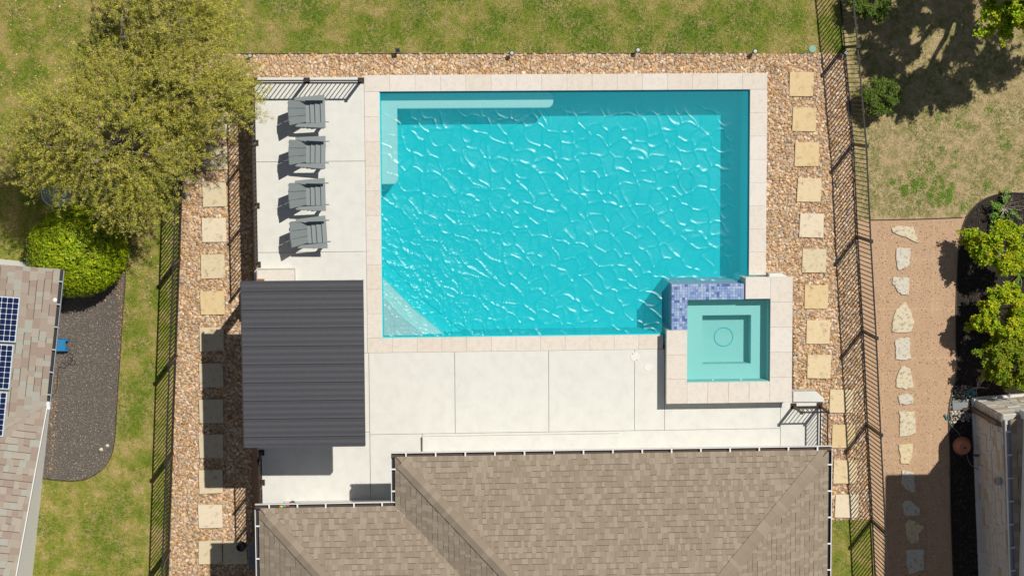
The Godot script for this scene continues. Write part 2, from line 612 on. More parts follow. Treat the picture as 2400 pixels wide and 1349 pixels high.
# ---------------------------------------------------------------- shingles
func tile_mesh(th, lift, notch):
	# one shingle; x along the eave 0..1, y out of the roof, z up the slope; some stop short of the next course
	var st = ST()
	st.set_color(Color.WHITE)
	var e = 1.0 - notch
	var te = th + lift * notch
	quad(st, Vector3(0, th + lift, 0), Vector3(1, th + lift, 0), Vector3(1, te, e), Vector3(0, te, e), Vector3.UP)
	quad(st, Vector3(0, 0, 0), Vector3(1, 0, 0), Vector3(1, th + lift, 0), Vector3(0, th + lift, 0), Vector3(0, 0, -1))
	quad(st, Vector3(0, 0, 0), Vector3(0, 0, e), Vector3(0, te, e), Vector3(0, th + lift, 0), Vector3(-1, 0, 0))
	quad(st, Vector3(1, 0, 0), Vector3(1, 0, e), Vector3(1, te, e), Vector3(1, th + lift, 0), Vector3(1, 0, 0))
	quad(st, Vector3(0, 0, e), Vector3(1, 0, e), Vector3(1, te, e), Vector3(0, te, e), Vector3(0, 0, 1))
	return st.commit()

var tiles := {}
func shingle_plane(parent, org, u, v, poly, course, wmin, wmax, pal, budget, stuff):
	var n = v.cross(u).normalized()
	if n.y < 0.0: n = -n
	if tiles.is_empty():
		tiles[0] = tile_mesh(.007, .006, 0.0)
		tiles[1] = tile_mesh(.007, .006, 0.11)
		tiles[2] = tile_mesh(.014, .006, 0.0)
		tiles[3] = tile_mesh(.014, .006, 0.09)
	var lo = Vector2(1e9, 1e9)
	var hi = -lo
	for p in poly:
		lo = lo.min(p)
		hi = hi.max(p)
	var used = 0
	var row = 0
	var v0 = lo.y
	while v0 < hi.y:
		var x = lo.x - rng.randf() * wmax
		var last = -1
		while x < hi.x:
			var w = lerpf(wmin, wmax, pow(rng.randf(), 1.6))
			var rect = PackedVector2Array([Vector2(x, v0), Vector2(x + w - .002, v0), Vector2(x + w - .002, v0 + course), Vector2(x, v0 + course)])
			var tone = rng.randi() % 5
			if tone == last: tone = (tone + 1 + rng.randi() % 4) % 5
			last = tone
			var high = rng.randf() < 0.55
			var kind = (2 if high else 0) + (1 if rng.randf() < (0.35 if high else 0.75) else 0)
			var cut = Geometry2D.intersect_polygons(rect, poly)
			for c in cut:
				var area = 0.0
				for i in c.size():
					area += c[i].cross(c[(i + 1) % c.size()]) * .5
				area = absf(area)
				if area < 0.0004: continue
				if area > (w - .002) * course * .995:
					var xf = Transform3D(Basis(u * (w - .002), n, v * course), org + u * x + v * v0)
					if xf.basis.determinant() < 0.0: xf = Transform3D(Basis(-u * (w - .002), n, v * course), org + u * (x + w - .002) + v * v0)
					if used < budget:
						put("shingle", tiles[kind], M["sh_%s%d" % [pal, tone]], parent, xf)
						used += 1
					else:
						stuff[tone].append_from(tiles[kind], 0, xf)
				else:
					var st = stuff[tone]
					var th = .014 if high else .007
					var pts = []
					for p in c:
						pts.append(org + u * p.x + v * p.y + n * (th + .006 * (1 - (p.y - v0) / course)))
					var ix = Geometry2D.triangulate_polygon(c)
					st.set_color(Color.WHITE)
					for i in range(0, ix.size(), 3):
						tri(st, pts[ix[i]], pts[ix[i + 1]], pts[ix[i + 2]], n)
					for i in pts.size():
						var a = pts[i]
						var b = pts[(i + 1) % pts.size()]
						quad(st, a, b, b - n * th, a - n * th, (b - a).cross(n) if Geometry2D.is_polygon_clockwise(c) else n.cross(b - a))
			x += w
		v0 += course
		row += 1

func shingle_stuff():
	var a = []
	for i in 5: a.append(ST())
	return a

func close_stuff(parent, stuff, pal):
	for i in 5:
		var m = stuff[i].commit()
		if m and m.get_surface_count() > 0:
			var o = put("shingles", m, M["sh_%s%d" % [pal, i]], parent)
			o.set_meta("kind", "stuff")

func plane_solid(parent, called, pts, m, drop = 0.12):
	# a roof plane with thickness under the shingles
	var st = ST()
	var n = (pts[1] - pts[0]).cross(pts[2] - pts[0]).normalized()
	if n.y < 0.0: n = -n
	var c = Vector3.ZERO
	for p in pts: c += p / pts.size()
	for i in range(1, pts.size() - 1):
		tri(st, pts[0], pts[i], pts[i + 1], n)
		tri(st, pts[0] - Vector3.UP * drop, pts[i] - Vector3.UP * drop, pts[i + 1] - Vector3.UP * drop, -n)
	for i in pts.size():
		var a = pts[i]
		var b = pts[(i + 1) % pts.size()]
		quad(st, a, b, b - Vector3.UP * drop, a - Vector3.UP * drop, (a + b) / 2 - c)
	return put(called, st.commit(), m, parent)

func hip_caps(parent, a, b, pal, n_up, w = 0.30, l = 0.15):
	var d = (b - a).normalized()
	var s = d.cross(Vector3.UP).normalized()
	var cnt = int((b - a).length() / l)
	var st = ST()
	# a bent cap: two leaves falling away from the hip line
	for sd in [-1, 1]:
		var o = s * sd * w * .5 - Vector3.UP * w * .5 * n_up
		quad(st, Vector3.ZERO, d * (l + .04), d * (l + .04) + o, o, Vector3.UP)
		quad(st, Vector3.ZERO, o, o - Vector3.UP * .025, -Vector3.UP * .025, -d)
		quad(st, o, o + d * (l + .04), o + d * (l + .04) - Vector3.UP * .025, o - Vector3.UP * .025, s * sd)

	var m = st.commit()
	for i in cnt:
		var p = a + d * l * i + Vector3.UP * (.045 + .004 * (i % 2))
		var tone = [0, 3, 1, 2, 3][rng.randi() % 5]
		put("hip_cap", m, M["sh_%s%d" % [pal, tone]], parent, Transform3D(Basis(), p))

func gutter(parent, a, b, side, m_lip, m_in, hangers, w = 0.11):
	# side points away from the wall; a U-shaped trough with hangers across
	var st = ST()
	var up = Vector3.UP
	var t = .006
	beam(st, a + side * w, b + side * w, t * 2.5, .11)
	var g = put("gutter", st.commit(), m_lip, parent)
	st = ST()
	beam(st, a + side * w * .5 - up * .05, b + side * w * .5 - up * .05, w - .01, .006)
	beam(st, a, b, .006, .10)
	put("gutter_trough", st.commit(), m_in, parent)
	for i in hangers:
		var p = a.lerp(b, (i + .5) / hangers) + up * .052
		put("gutter_hanger", beamm(p - side * .015, p + side * (w + .005), .035, .008), m_lip, parent)

# ---------------------------------------------------------------- plants
func tree_parts(o, targets, root, spread_from, twig_n, twig_l, droop, cl_meshes, leafm, wood_m, cols, per_twig, leaf_scale, trunk_r, name_crown = "crown", limbs = 8):
	# root: foot of the trunk; targets: tips; all relative to o
	var st = ST()
	var tw = ST()
	var fork = root + Vector3(0, spread_from, 0)
	var steps = 6
	var prev = root
	for i in steps:
		var q = root.lerp(fork, float(i + 1) / steps) + Vector3(rng.randf_range(-.03, .03), 0, rng.randf_range(-.03, .03))
		tube(st, prev, q, trunk_r * (1.15 - .06 * i), trunk_r * (1.15 - .06 * (i + 1)), 9)
		prev = q
	fork = prev
	var groups = []
	for i in limbs: groups.append([])
	for t in targets:
		var a = fposmod(atan2(t.z - fork.z, t.x - fork.x) + TAU, TAU)
		groups[int(a / TAU * limbs) % limbs].append(t)
	var xs = []
	var cs = []
	for m in cl_meshes:
		xs.append([])
		cs.append([])
	for g in groups:
		if g.is_empty(): continue
		var c = Vector3.ZERO
		for t in g: c += t / g.size()
		var nodes = []
		var pr = fork
		var far = fork.lerp(c, 1.25)
		for i in 7:
			var f = float(i + 1) / 7
			var q = fork.lerp(far, f) + Vector3(rng.randf_range(-.12, .12), sin(f * PI) * .25 + rng.randf_range(-.05, .05), rng.randf_range(-.12, .12)) * fork.distance_to(far) * .25
			tube(st, pr, q, trunk_r * .62 * (1.0 - f * .75 + .107), trunk_r * .62 * (1.0 - f * .75), 7)
			nodes.append(q)
			pr = q
		for t in g:
			var best = nodes[0]
			for q in nodes:
				if q.distance_to(t) + .3 * q.distance_to(fork) < best.distance_to(t) + .3 * best.distance_to(fork): best = q
			var pr2 = best
			var r0 = trunk_r * .16
			for i in 4:
				var f = float(i + 1) / 4
				var q = best.lerp(t, f) + Vector3(rng.randf_range(-.06, .06), sin(f * PI) * .12, rng.randf_range(-.06, .06)) * best.distance_to(t) * .6
				if i == 3: q = t
				tube(tw, pr2, q, r0 * (1.0 - f * .7 + .175), r0 * (1.0 - f * .7), 5)
				pr2 = q
			var outd = (t - fork)
			outd.y *= .2
			outd = outd.normalized()
			for k in twig_n:
				var dir = (outd * .8 + Vector3(rng.randf_range(-1, 1), rng.randf_range(-.3, .75), rng.randf_range(-1, 1))).normalized()
				var start = t.lerp(best, rng.randf() * .6)
				var l = twig_l * rng.randf_range(.5, 1.2)
				var p0 = start
				var tone = cols[rng.randi() % cols.size()]
				for i in 4:
					var p1 = p0 + dir * l / 4.0
					dir = (dir + Vector3(rng.randf_range(-.2, .2), -droop, rng.randf_range(-.2, .2))).normalized()
					tube(tw, p0, p1, .006 * (1.0 - i * .2), .006 * (.8 - i * .2), 3)
					for e in per_twig:
						var q = p0.lerp(p1, rng.randf()) + Vector3(rng.randf_range(-.03, .03), rng.randf_range(-.02, .03), rng.randf_range(-.03, .03))
						var mi = rng.randi() % cl_meshes.size()
						var s = leaf_scale * rng.randf_range(.7, 1.3)
						xs[mi].append(Transform3D(Basis.from_euler(Vector3(rng.randf_range(-.6, .6), rng.randf() * TAU, rng.randf_range(-.6, .6))).scaled(Vector3.ONE * s), q))
						cs[mi].append(vary(tone, 0.22))
					p0 = p1
	var tr = put("trunk", st.commit(), wood_m, o)
	put("branch", tw.commit(), wood_m, o)
	var cr = Node3D.new()
	cr.name = name_crown
	o.add_child(cr)
	for i in cl_meshes.size():
		copies("foliage", cl_meshes[i], leafm, xs[i], cs[i], cr)

func dome_targets(center, rx, rz, y0, y1, n, inner = 0.0):
	var out = []
	while out.size() < n:
		var a = rng.randf() * TAU
		var r = sqrt(rng.randf())
		var wob = 1.0 + .16 * sin(a * 3.0 + rx * 7.0) + .10 * sin(a * 7.0 + rz * 3.0)
		var h = sqrt(maxf(0.0, 1.0 - r * r))
		var y = lerpf(y0, y1, h * (1.0 - inner * pow(rng.randf(), 2.0)))
		out.append(center + Vector3(cos(a) * r * rx * wob, y, sin(a) * r * rz * wob))
	return out
# ---------------------------------------------------------------- pool
var px0 = 0.0
var px1 = 0.0
var pz0 = 0.0
var pz1 = 0.0
var sx0 = 0.0
var sx1 = 0.0
var sz0 = 0.0
var sz1 = 0.0
const SPA := 0.48
const WL := -0.10
const DEEP := -1.42

func wave_field():
	var a = FastNoiseLite.new()
	a.seed = 3
	a.noise_type = FastNoiseLite.TYPE_CELLULAR
	a.frequency = 2.7
	a.fractal_type = FastNoiseLite.FRACTAL_NONE
	a.cellular_return_type = FastNoiseLite.RETURN_DISTANCE2_SUB
	var w = FastNoiseLite.new()
	w.seed = 9
	w.noise_type = FastNoiseLite.TYPE_SIMPLEX_SMOOTH
	w.frequency = 1.0
	w.fractal_type = FastNoiseLite.FRACTAL_NONE
	return [a, w]

func water_sheet(called, x0, z0, x1, z1, y, step, m, skip, calm):
	var f = wave_field()
	var cell = f[0]
	var w = f[1]
	var nx = int((x1 - x0) / step) + 1
	var nz = int((z1 - z0) / step) + 1
	var hs = PackedFloat32Array()
	hs.resize(nx * nz)
	var corner = Vector2(x0 + .35, z1 - .35)
	for j in nz:
		for i in nx:
			var x = x0 + (x1 - x0) * i / (nx - 1)
			var z = z0 + (z1 - z0) * j / (nz - 1)
			var h = 0.0
			if calm:
				h = .0030 * w.get_noise_2d(x * 5.0, z * 9.0) + .0016 * w.get_noise_2d(x * 16.0 + 9.0, z * 13.0)
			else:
				# ripple ridges shaped to glint like caustics, flattened along the shaded far walls
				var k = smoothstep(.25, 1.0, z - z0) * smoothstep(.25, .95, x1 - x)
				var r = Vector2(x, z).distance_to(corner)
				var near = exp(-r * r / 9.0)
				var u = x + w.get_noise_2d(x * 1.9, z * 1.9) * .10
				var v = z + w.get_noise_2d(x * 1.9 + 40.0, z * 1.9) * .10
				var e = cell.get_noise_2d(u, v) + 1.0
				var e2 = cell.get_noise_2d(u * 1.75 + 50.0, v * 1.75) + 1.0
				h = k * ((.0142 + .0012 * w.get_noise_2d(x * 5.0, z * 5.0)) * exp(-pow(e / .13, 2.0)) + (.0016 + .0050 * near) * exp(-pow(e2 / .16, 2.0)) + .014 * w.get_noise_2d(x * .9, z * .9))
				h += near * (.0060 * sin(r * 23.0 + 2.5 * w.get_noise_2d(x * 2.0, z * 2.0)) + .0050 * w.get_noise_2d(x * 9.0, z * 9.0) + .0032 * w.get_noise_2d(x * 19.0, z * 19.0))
			hs[j * nx + i] = h
	var vs = PackedVector3Array()
	var ns = PackedVector3Array()
	vs.resize(nx * nz)
	ns.resize(nx * nz)
	var ix = PackedInt32Array()
	var sx = (x1 - x0) / (nx - 1)
	var sz = (z1 - z0) / (nz - 1)
	for j in nz:
		for i in nx:
			var a = j * nx + i
			var dx = (hs[j * nx + mini(i + 1, nx - 1)] - hs[j * nx + maxi(i - 1, 0)]) / (2.0 * sx)
			var dz = (hs[mini(j + 1, nz - 1) * nx + i] - hs[maxi(j - 1, 0) * nx + i]) / (2.0 * sz)
			vs[a] = Vector3(x0 + sx * i, y + hs[a], z0 + sz * j)
			ns[a] = Vector3(-dx, 1.0, -dz).normalized()
			if i < nx - 1 and j < nz - 1:
				if skip.size() and vs[a].x > skip[0] and vs[a].z > skip[1]: continue
				ix.append_array([a, a + 1, a + nx, a + 1, a + nx + 1, a + nx])
	var arr = []
	arr.resize(Mesh.ARRAY_MAX)
	arr[Mesh.ARRAY_VERTEX] = vs
	arr[Mesh.ARRAY_NORMAL] = ns
	arr[Mesh.ARRAY_INDEX] = ix
	var am = ArrayMesh.new()
	am.add_surface_from_arrays(Mesh.PRIMITIVE_TRIANGLES, arr)
	return struct(called, am, m)

func water_body(called, a, b, dens, col):
	var f = FogVolume.new()
	f.name = numbered(called)
	f.size = (b - a).abs()
	f.position = (a + b) / 2
	var fm = FogMaterial.new()
	fm.density = dens
	fm.albedo = col
	f.material = fm
	add_child(f)
	f.set_meta("kind", "structure")

func pick(pre, n): return M["%s%d" % [pre, rng.randi() % n]]

func tile_row(parent, called, a, b, n, y0, y1, axis, pre, cnt, gap = .0015):
	for i in n:
		var lo = a
		var hi = b
		lo[axis] = lerpf(a[axis], b[axis], float(i) / n) + gap / 2
		hi[axis] = lerpf(a[axis], b[axis], float(i + 1) / n) - gap / 2
		put(called, slab(Vector3(lo.x, y0, lo.z), Vector3(hi.x, y1, hi.z), .006), pick(pre, cnt), parent)

func pool():
	px0 = P(889, 215).x
	px1 = P(1758, 210).x
	pz0 = P(889, 215).z
	pz1 = P(895.5, 792).z
	var cl = P(856, 400).x
	var cr = P(1797, 400).x
	var ct = P(1300, 174).z
	var cb = P(1100, 823.5).z
	sx0 = P(1562, 850, SPA).x
	sx1 = P(1857, 800, SPA).x
	sz0 = P(1800, 649, SPA).z
	sz1 = P(1700, 944, SPA).z
	var ix0 = P(1610.5, 800, SPA).x
	var ix1 = P(1805, 800, SPA).x
	var iz0 = P(1700, 701, SPA).z
	var iz1 = P(1700, 895, SPA).z
	var mx1 = P(1747, 680, SPA).x     # mosaic spillway ends here
	var mz1 = P(1590, 774, SPA).z
	var mx0 = P(1574, 720, SPA - .07).x
	var mz0 = P(1650, 665, SPA - .07).z
	# shell
	var st = ST()
	box(st, Vector3(px0 - .25, DEEP - .2, pz0 - .25), Vector3(px1 + .25, DEEP, pz1 + .25))
	struct("pool_floor", st.commit(), M.deep_tint_plaster)
	st = ST()
	box(st, Vector3(px0 - .25, DEEP + .001, pz0 - .25), Vector3(px1 + .25, -.062, pz0 + .02))
	box(st, Vector3(px0 - .25, DEEP + .001, pz1 - .02), Vector3(sx0 + .029, -.062, pz1 + .25))
	box(st, Vector3(px0 - .25, DEEP + .001, pz0 + .021), Vector3(px0 + .02, -.062, pz1 - .021))
	box(st, Vector3(px1 - .02, DEEP + .001, pz0 + .021), Vector3(px1 + .25, -.062, sz0 + .029))
	var shell = struct("pool_wall", st.commit(), M.deep_tint_plaster)
	# benches, rounded at their free ends
	var by = -.50
	var w1 = .43
	var e1 = P(1297, 240, by).x
	var poly = [Vector2(px0 + .02, pz0 + .02), Vector2(e1 - .16, pz0 + .02)]
	for i in 7:
		var a = -PI / 2 + PI / 2 * i / 6
		poly.append(Vector2(e1 - .16 + cos(a) * .16, pz0 + .18 + sin(a) * .16))
	for i in 7:
		var a = PI / 2 * i / 6
		poly.append(Vector2(e1 - .16 + cos(a) * .16, pz0 + w1 - .16 + sin(a) * .16))
	poly.append(Vector2(px0 + .43, pz0 + w1))
	var e2 = P(905, 432, by).z
	poly.append(Vector2(px0 + .43, e2 - .1))
	poly.append(Vector2(px0 + .36, e2))
	poly.append(Vector2(px0 + .02, e2))
	var bench = put("pool_bench", prismm(poly, DEEP + .002, by, .02), M.shallow_tint_plaster)
	tag(bench, "L-shaped pale underwater bench along two pool walls", "pool bench")
	# corner steps
	var stp = thing("corner_steps", "triangular grey pebble-finish steps in the pool corner by the pavilion", "pool steps", Vector3(px0, 0, pz1))
	var ys = [-.24, -.50, -.85]
	for i in 3:
		var s = [1.02, 1.52, 1.98][i]
		var q = [Vector2(.021, -.021), Vector2(s, -.021), Vector2(s * .52, -s * .42), Vector2(.021, -s * .95)]
		put("step", prismm(q, DEEP + .003 + .001 * i, ys[i], .02), [M.pebble_plaster, M.shallow_tint_plaster, M.deep_tint_plaster][i], stp)  # step colours carry the water tint, stronger with depth
	put("bubbler", lathe([Vector2(.0, .03), Vector2(.10, .025), Vector2(.13, .0)], 20), M.pebble_plaster, stp, Transform3D(Basis(), Vector3(.38, -.26, -.34)))
	# floor drains
	var dr = P(1610, 425, DEEP)
	tag(put("floor_drain", ringm(.21, .016, 0, .012), M.drain, self, Transform3D(Basis(), Vector3(dr.x, DEEP, dr.z))), "round drain ring set in the deep pool floor", "drain")
	# coping
	var c = thing("pool_coping", "cream travertine coping stones round the pool edge", "coping", Vector3.ZERO)
	var y0 = -.06
	tile_row(c, "coping_stone", Vector3(cl, 0, ct), Vector3(cr, 0, pz0), 16, y0, 0, 0, "trav", 5)
	tile_row(c, "coping_stone", Vector3(cl, 0, pz0 + .002), Vector3(px0, 0, pz1 - .002), 10, y0, 0, 2, "trav", 5)
	tile_row(c, "coping_stone", Vector3(cl, 0, pz1), Vector3(sx0 - .02, 0, cb), 12, y0, 0, 0, "trav", 5)
	tile_row(c, "coping_stone", Vector3(px1, 0, pz0 + .002), Vector3(cr, 0, sz0 - .004), 8, y0, 0, 2, "trav", 5)
	# water
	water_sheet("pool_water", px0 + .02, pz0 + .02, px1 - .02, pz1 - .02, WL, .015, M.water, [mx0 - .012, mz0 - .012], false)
	var deepc = L(.0, .90, .97)
	water_body("pool_water_body", Vector3(px0 - .05, DEEP - .06, pz0 - .05), Vector3(px1 + .05, WL - .03, pz1 + .05), .12, deepc)
	# raised spa
	var s = thing("raised_spa", "raised square spa with cream stone rim and blue mosaic spillway", "spa", Vector3(ix0, 0, iz0))
	var o = Vector3(ix0, 0, iz0)
	var sb = ST()
	var ch = SPA - .06
	box(sb, Vector3(sx0 + .03, DEEP + .004, mz1) - o, Vector3(ix0, ch, sz1 - .03) - o)             # left wall under the rim
	box(sb, Vector3(ix0, -1.3, iz1) - o, Vector3(sx1 - .03, ch, sz1 - .03) - o)                     # house-side wall
	box(sb, Vector3(ix1, -1.3, sz0 + .03) - o, Vector3(sx1 - .03, ch, iz1 - .001) - o)              # right wall
	box(sb, Vector3(mx1, -1.3, sz0 + .03) - o, Vector3(ix1 - .001, ch, iz0) - o)                    # corner block
	put("spa_wall", sb.commit(), M.concrete, s)
	sb = ST()
	box(sb, Vector3(mx0 + .012, DEEP + .005, mz0 + .012) - o, Vector3(mx1 - .001, SPA - .083, iz0) - o)
	box(sb, Vector3(mx0 + .012, DEEP + .006, iz0 + .001) - o, Vector3(ix0, SPA - .083, mz1 - .001) - o)
	put("spillway_wall", sb.commit(), M.grout, s)
	# inner lining, bench and well
	sb = ST()
	box(sb, Vector3(ix0, -.75, iz0) - o, Vector3(ix0 + .014, SPA - .09, iz1) - o)
	box(sb, Vector3(ix1 - .014, -.75, iz0) - o, Vector3(ix1, SPA - .066, iz1) - o)
	box(sb, Vector3(ix0 + .014, -.75, iz0) - o, Vector3(ix1 - .014, SPA - .09, iz0 + .014) - o)
	box(sb, Vector3(ix0 + .014, -.75, iz1 - .014) - o, Vector3(ix1 - .014, SPA - .066, iz1) - o)
	put("spa_lining", sb.commit(), M.spa_plaster, s)
	var bl = .0
	var wy = -.36
	var wx0 = P(1646, 790, bl).x
	var wx1 = P(1760, 790, bl).x
	var wz0 = P(1700, 738, bl).z
	var wz1 = P(1700, 852, bl).z
	sb = ST()
	box(sb, Vector3(ix0 + .014, -.6, iz0 + .014) - o, Vector3(wx0, bl, iz1 - .014) - o)
	box(sb, Vector3(wx1, -.6, iz0 + .014) - o, Vector3(ix1 - .014, bl, iz1 - .014) - o)
	box(sb, Vector3(wx0, -.6, iz0 + .014) - o, Vector3(wx1, bl, wz0) - o)
	box(sb, Vector3(wx0, -.6, wz1) - o, Vector3(wx1, bl, iz1 - .014) - o)
	put("spa_bench", sb.commit(), M.spa_plaster, s)
	sb = ST()
	box(sb, Vector3(wx0, -.62, wz0) - o, Vector3(wx1, wy, wz1) - o)
	put("spa_floor", sb.commit(), M.spa_plaster, s)
	put("drain_ring", ringm(.235, .02, 0, .012), M.drain, s, Transform3D(Basis(), Vector3((wx0 + wx1) / 2 - .02, wy, (wz0 + wz1) / 2 - .02) - o))
	for k in 2:
		put("jet", lathe([Vector2(0, .02), Vector2(.025, .02), Vector2(.035, 0)], 14), M.white_plastic, s, Transform3D(Basis(Vector3.RIGHT, -PI / 2), Vector3(lerpf(ix0, ix1, .33 + .34 * k), .22, iz1 - .015) - o))
	# rim stones
	var zt = [sz0, iz0]
	var rim = [[mx1 + .003, sz0, ix1, iz0, 1, 0], [ix1, sz0, sx1, sz1, 5, 2], [ix0, iz1, ix1, sz1, 4, 0], [sx0, mz1, ix0, sz1, 3, 2]]
	for r in rim:
		var a = Vector3(r[0], 0, r[1]) - o
		var b = Vector3(r[2], 0, r[3]) - o
		tile_row(s, "rim_stone", a, b, r[4], ch, SPA, r[5], "trav", 4, .003)
	# mosaic: small glass tiles on the spillway
	var tn = .066
	var tm = slab(Vector3(.0015, 0, .0015), Vector3(tn - .0015, .012, tn - .0015), .002)
	var ntx = int((mx1 - mx0) / tn)
	var ntz = int((mz1 - mz0) / tn)
	for j in ntz:
		for i in ntx:
			var x = mx0 + i * tn
			var z = mz0 + j * tn
			if x > ix0 - tn * .6 and z > iz0 - tn * .6: continue
			var mm = [0, 0, 1, 1, 1, 3, 2, 0, 3, 4][rng.randi() % 10]
			put("mosaic_tile", tm, M["mosaic%d" % mm], s, Transform3D(Basis(), Vector3(x, SPA - .083 + rng.randf() * .002, z) - o))
	# tiles down the face of the spillway above and below the pool water
	water_sheet("spa_water", ix0 + .014, iz0 + .014, ix1 - .014, iz1 - .014, SPA - .095, .023, M.spa_water, [], true)
	water_body("spa_water_body", Vector3(ix0 + .005, wy - .06, iz0 + .005), Vector3(ix1 - .005, SPA - .11, iz1 - .005), .10, L(.0, .90, .92))
	return [cl, cr, ct, cb]

func deck(cc):
	var cl = cc[0]
	var cb = cc[3]
	var d = thing("pool_deck", "", "")
	tag(d, "", "", "", "structure")
	var xl = P(591, 400).x
	var X = func(u): return P(u, 900).x
	var Z = func(v): return P(1000, v).z
	var g = .004
	var zt = P(700, 181).z
	var rects = [
		[xl, zt, cl, P(700, 379).z], [xl, P(700, 379).z, cl, P(700, 591).z], [xl, P(700, 591).z, cl, cb], [xl, cb, X.call(865), Z.call(1010)], [xl, Z.call(1010), X.call(865), Z.call(1230)],
		[X.call(865), cb, X.call(1066), Z.call(1016)], [X.call(1066), cb, X.call(1286), Z.call(1016)], [X.call(1286), cb, X.call(1487), Z.call(1016)], [X.call(1487), cb, sx0 + .02, Z.call(1016)],
		[sx0 + .02, sz1 - .05, X.call(1830), Z.call(1016)], [X.call(1830), sz1 - .05, X.call(1929), Z.call(1110)],
		[X.call(865), Z.call(1016), X.call(988), Z.call(1230)], [X.call(988), Z.call(1016), X.call(1830), Z.call(1110)]]
	for r in rects:
		put("concrete_slab", slab(Vector3(r[0] + g, -.13, r[1] + g), Vector3(r[2] - g, -.005, r[3] - g), .006), M.concrete, d)
	put("deck_base", boxm(Vector3(xl + .05, -.20, cb), Vector3(sx0 + .1, -.135, Z.call(1220))), M.joint, d)
	put("deck_base", boxm(Vector3(sx0 + .101, -.20, sz1 - .06), Vector3(X.call(1925), -.135, Z.call(1110))), M.joint, d)
	put("deck_base", boxm(Vector3(xl + .05, -.20, zt + .05), Vector3(cl, -.135, cb - .001)), M.joint, d)
	# low step along the house wall
	var stx = thing("house_step", "long low concrete step beside the house eave", "step", Vector3(X.call(988), 0, Z.call(1021)))
	put("step_slab", slab(Vector3.ZERO, Vector3(X.call(1450) - X.call(988), .13, .75), .02), M.concrete, stx)
	# retaining walls
	var st = ST()
	box(st, Vector3(xl + .01, -1.4, zt + .01), Vector3(xl + .22, -.134, Z.call(1230)))
	tag(put("retaining_wall", st.commit(), M.stucco), "pale concrete retaining wall below the left deck edge", "wall")
	st = ST()
	box(st, Vector3(xl + .23, -1.4, zt + .01), Vector3(cl + .2, -.134, zt + .22))
	tag(put("retaining_wall", st.commit(), M.stucco), "pale concrete retaining wall below the chair patio's rear edge", "wall")
	st = ST()
	box(st, Vector3(cl + .21, -1.4, cc[2] + .02), Vector3(cc[1] - .02, -.0625, pz0 - .26))
	tag(put("retaining_wall", st.commit(), M.stucco), "raised pool beam wall facing the rear gravel strip", "wall")
	st = ST()
	box(st, Vector3(px1 + .26, -1.4, pz0 - .255), Vector3(cc[1] - .02, -.0625, sz0 + .02))
	tag(put("retaining_wall", st.commit(), M.stucco), "raised pool beam wall facing the right gravel strip", "wall")
	# stub walls beside the spa
	var q = []
	for p in [[1858, 917], [1912, 916], [1930, 932], [1931, 941], [1858, 941]]:
		var w = P(p[0], p[1])
		q.append(Vector2(w.x, w.z))
	tag(put("wall_cap", prismm(q, -1.0, .06, .015), M.concrete), "pale concrete wall end between spa rim and right railing", "wall")
	q = []
	for p in [[1799, 639], [1828, 638], [1850, 650], [1856, 660], [1799, 660]]:
		var w = P(p[0], p[1])
		q.append(Vector2(w.x, w.z))
	q[3].x = sx1 - .04
	tag(put("wall_cap", prismm(q, -1.0, .2, .015), M.concrete), "pale concrete wall end behind the spa beside the gravel", "wall")
	# skimmer lids
	for k in [[1488, 835.5, .118, "round white skimmer lid with two dark finger slots in the deck"], [1518, 860.5, .10, "smaller plain round white lid in the pool deck"]]:
		var w = P(k[0], k[1])
		var o = thing("skimmer_lid", k[3], "lid", Vector3(w.x, -.005, w.z))
		put("lid_disc", lathe([Vector2(0, .010), Vector2(k[2] - .006, .010), Vector2(k[2], .004), Vector2(k[2], 0)], 32), M.white_plastic, o)
		if k[2] > .11:
			put("finger_slot", boxm(Vector3(-.03, .0105, -.012), Vector3(.01, .0125, .0), Transform3D(Basis(Vector3.UP, .6), Vector3(-.045, 0, -.075))), M.dark_metal, o)
			put("finger_slot", boxm(Vector3(-.02, .0105, -.006), Vector3(.02, .0125, .006), Transform3D(Basis(Vector3.UP, .6), Vector3(.045, 0, .075))), M.dark_metal, o)

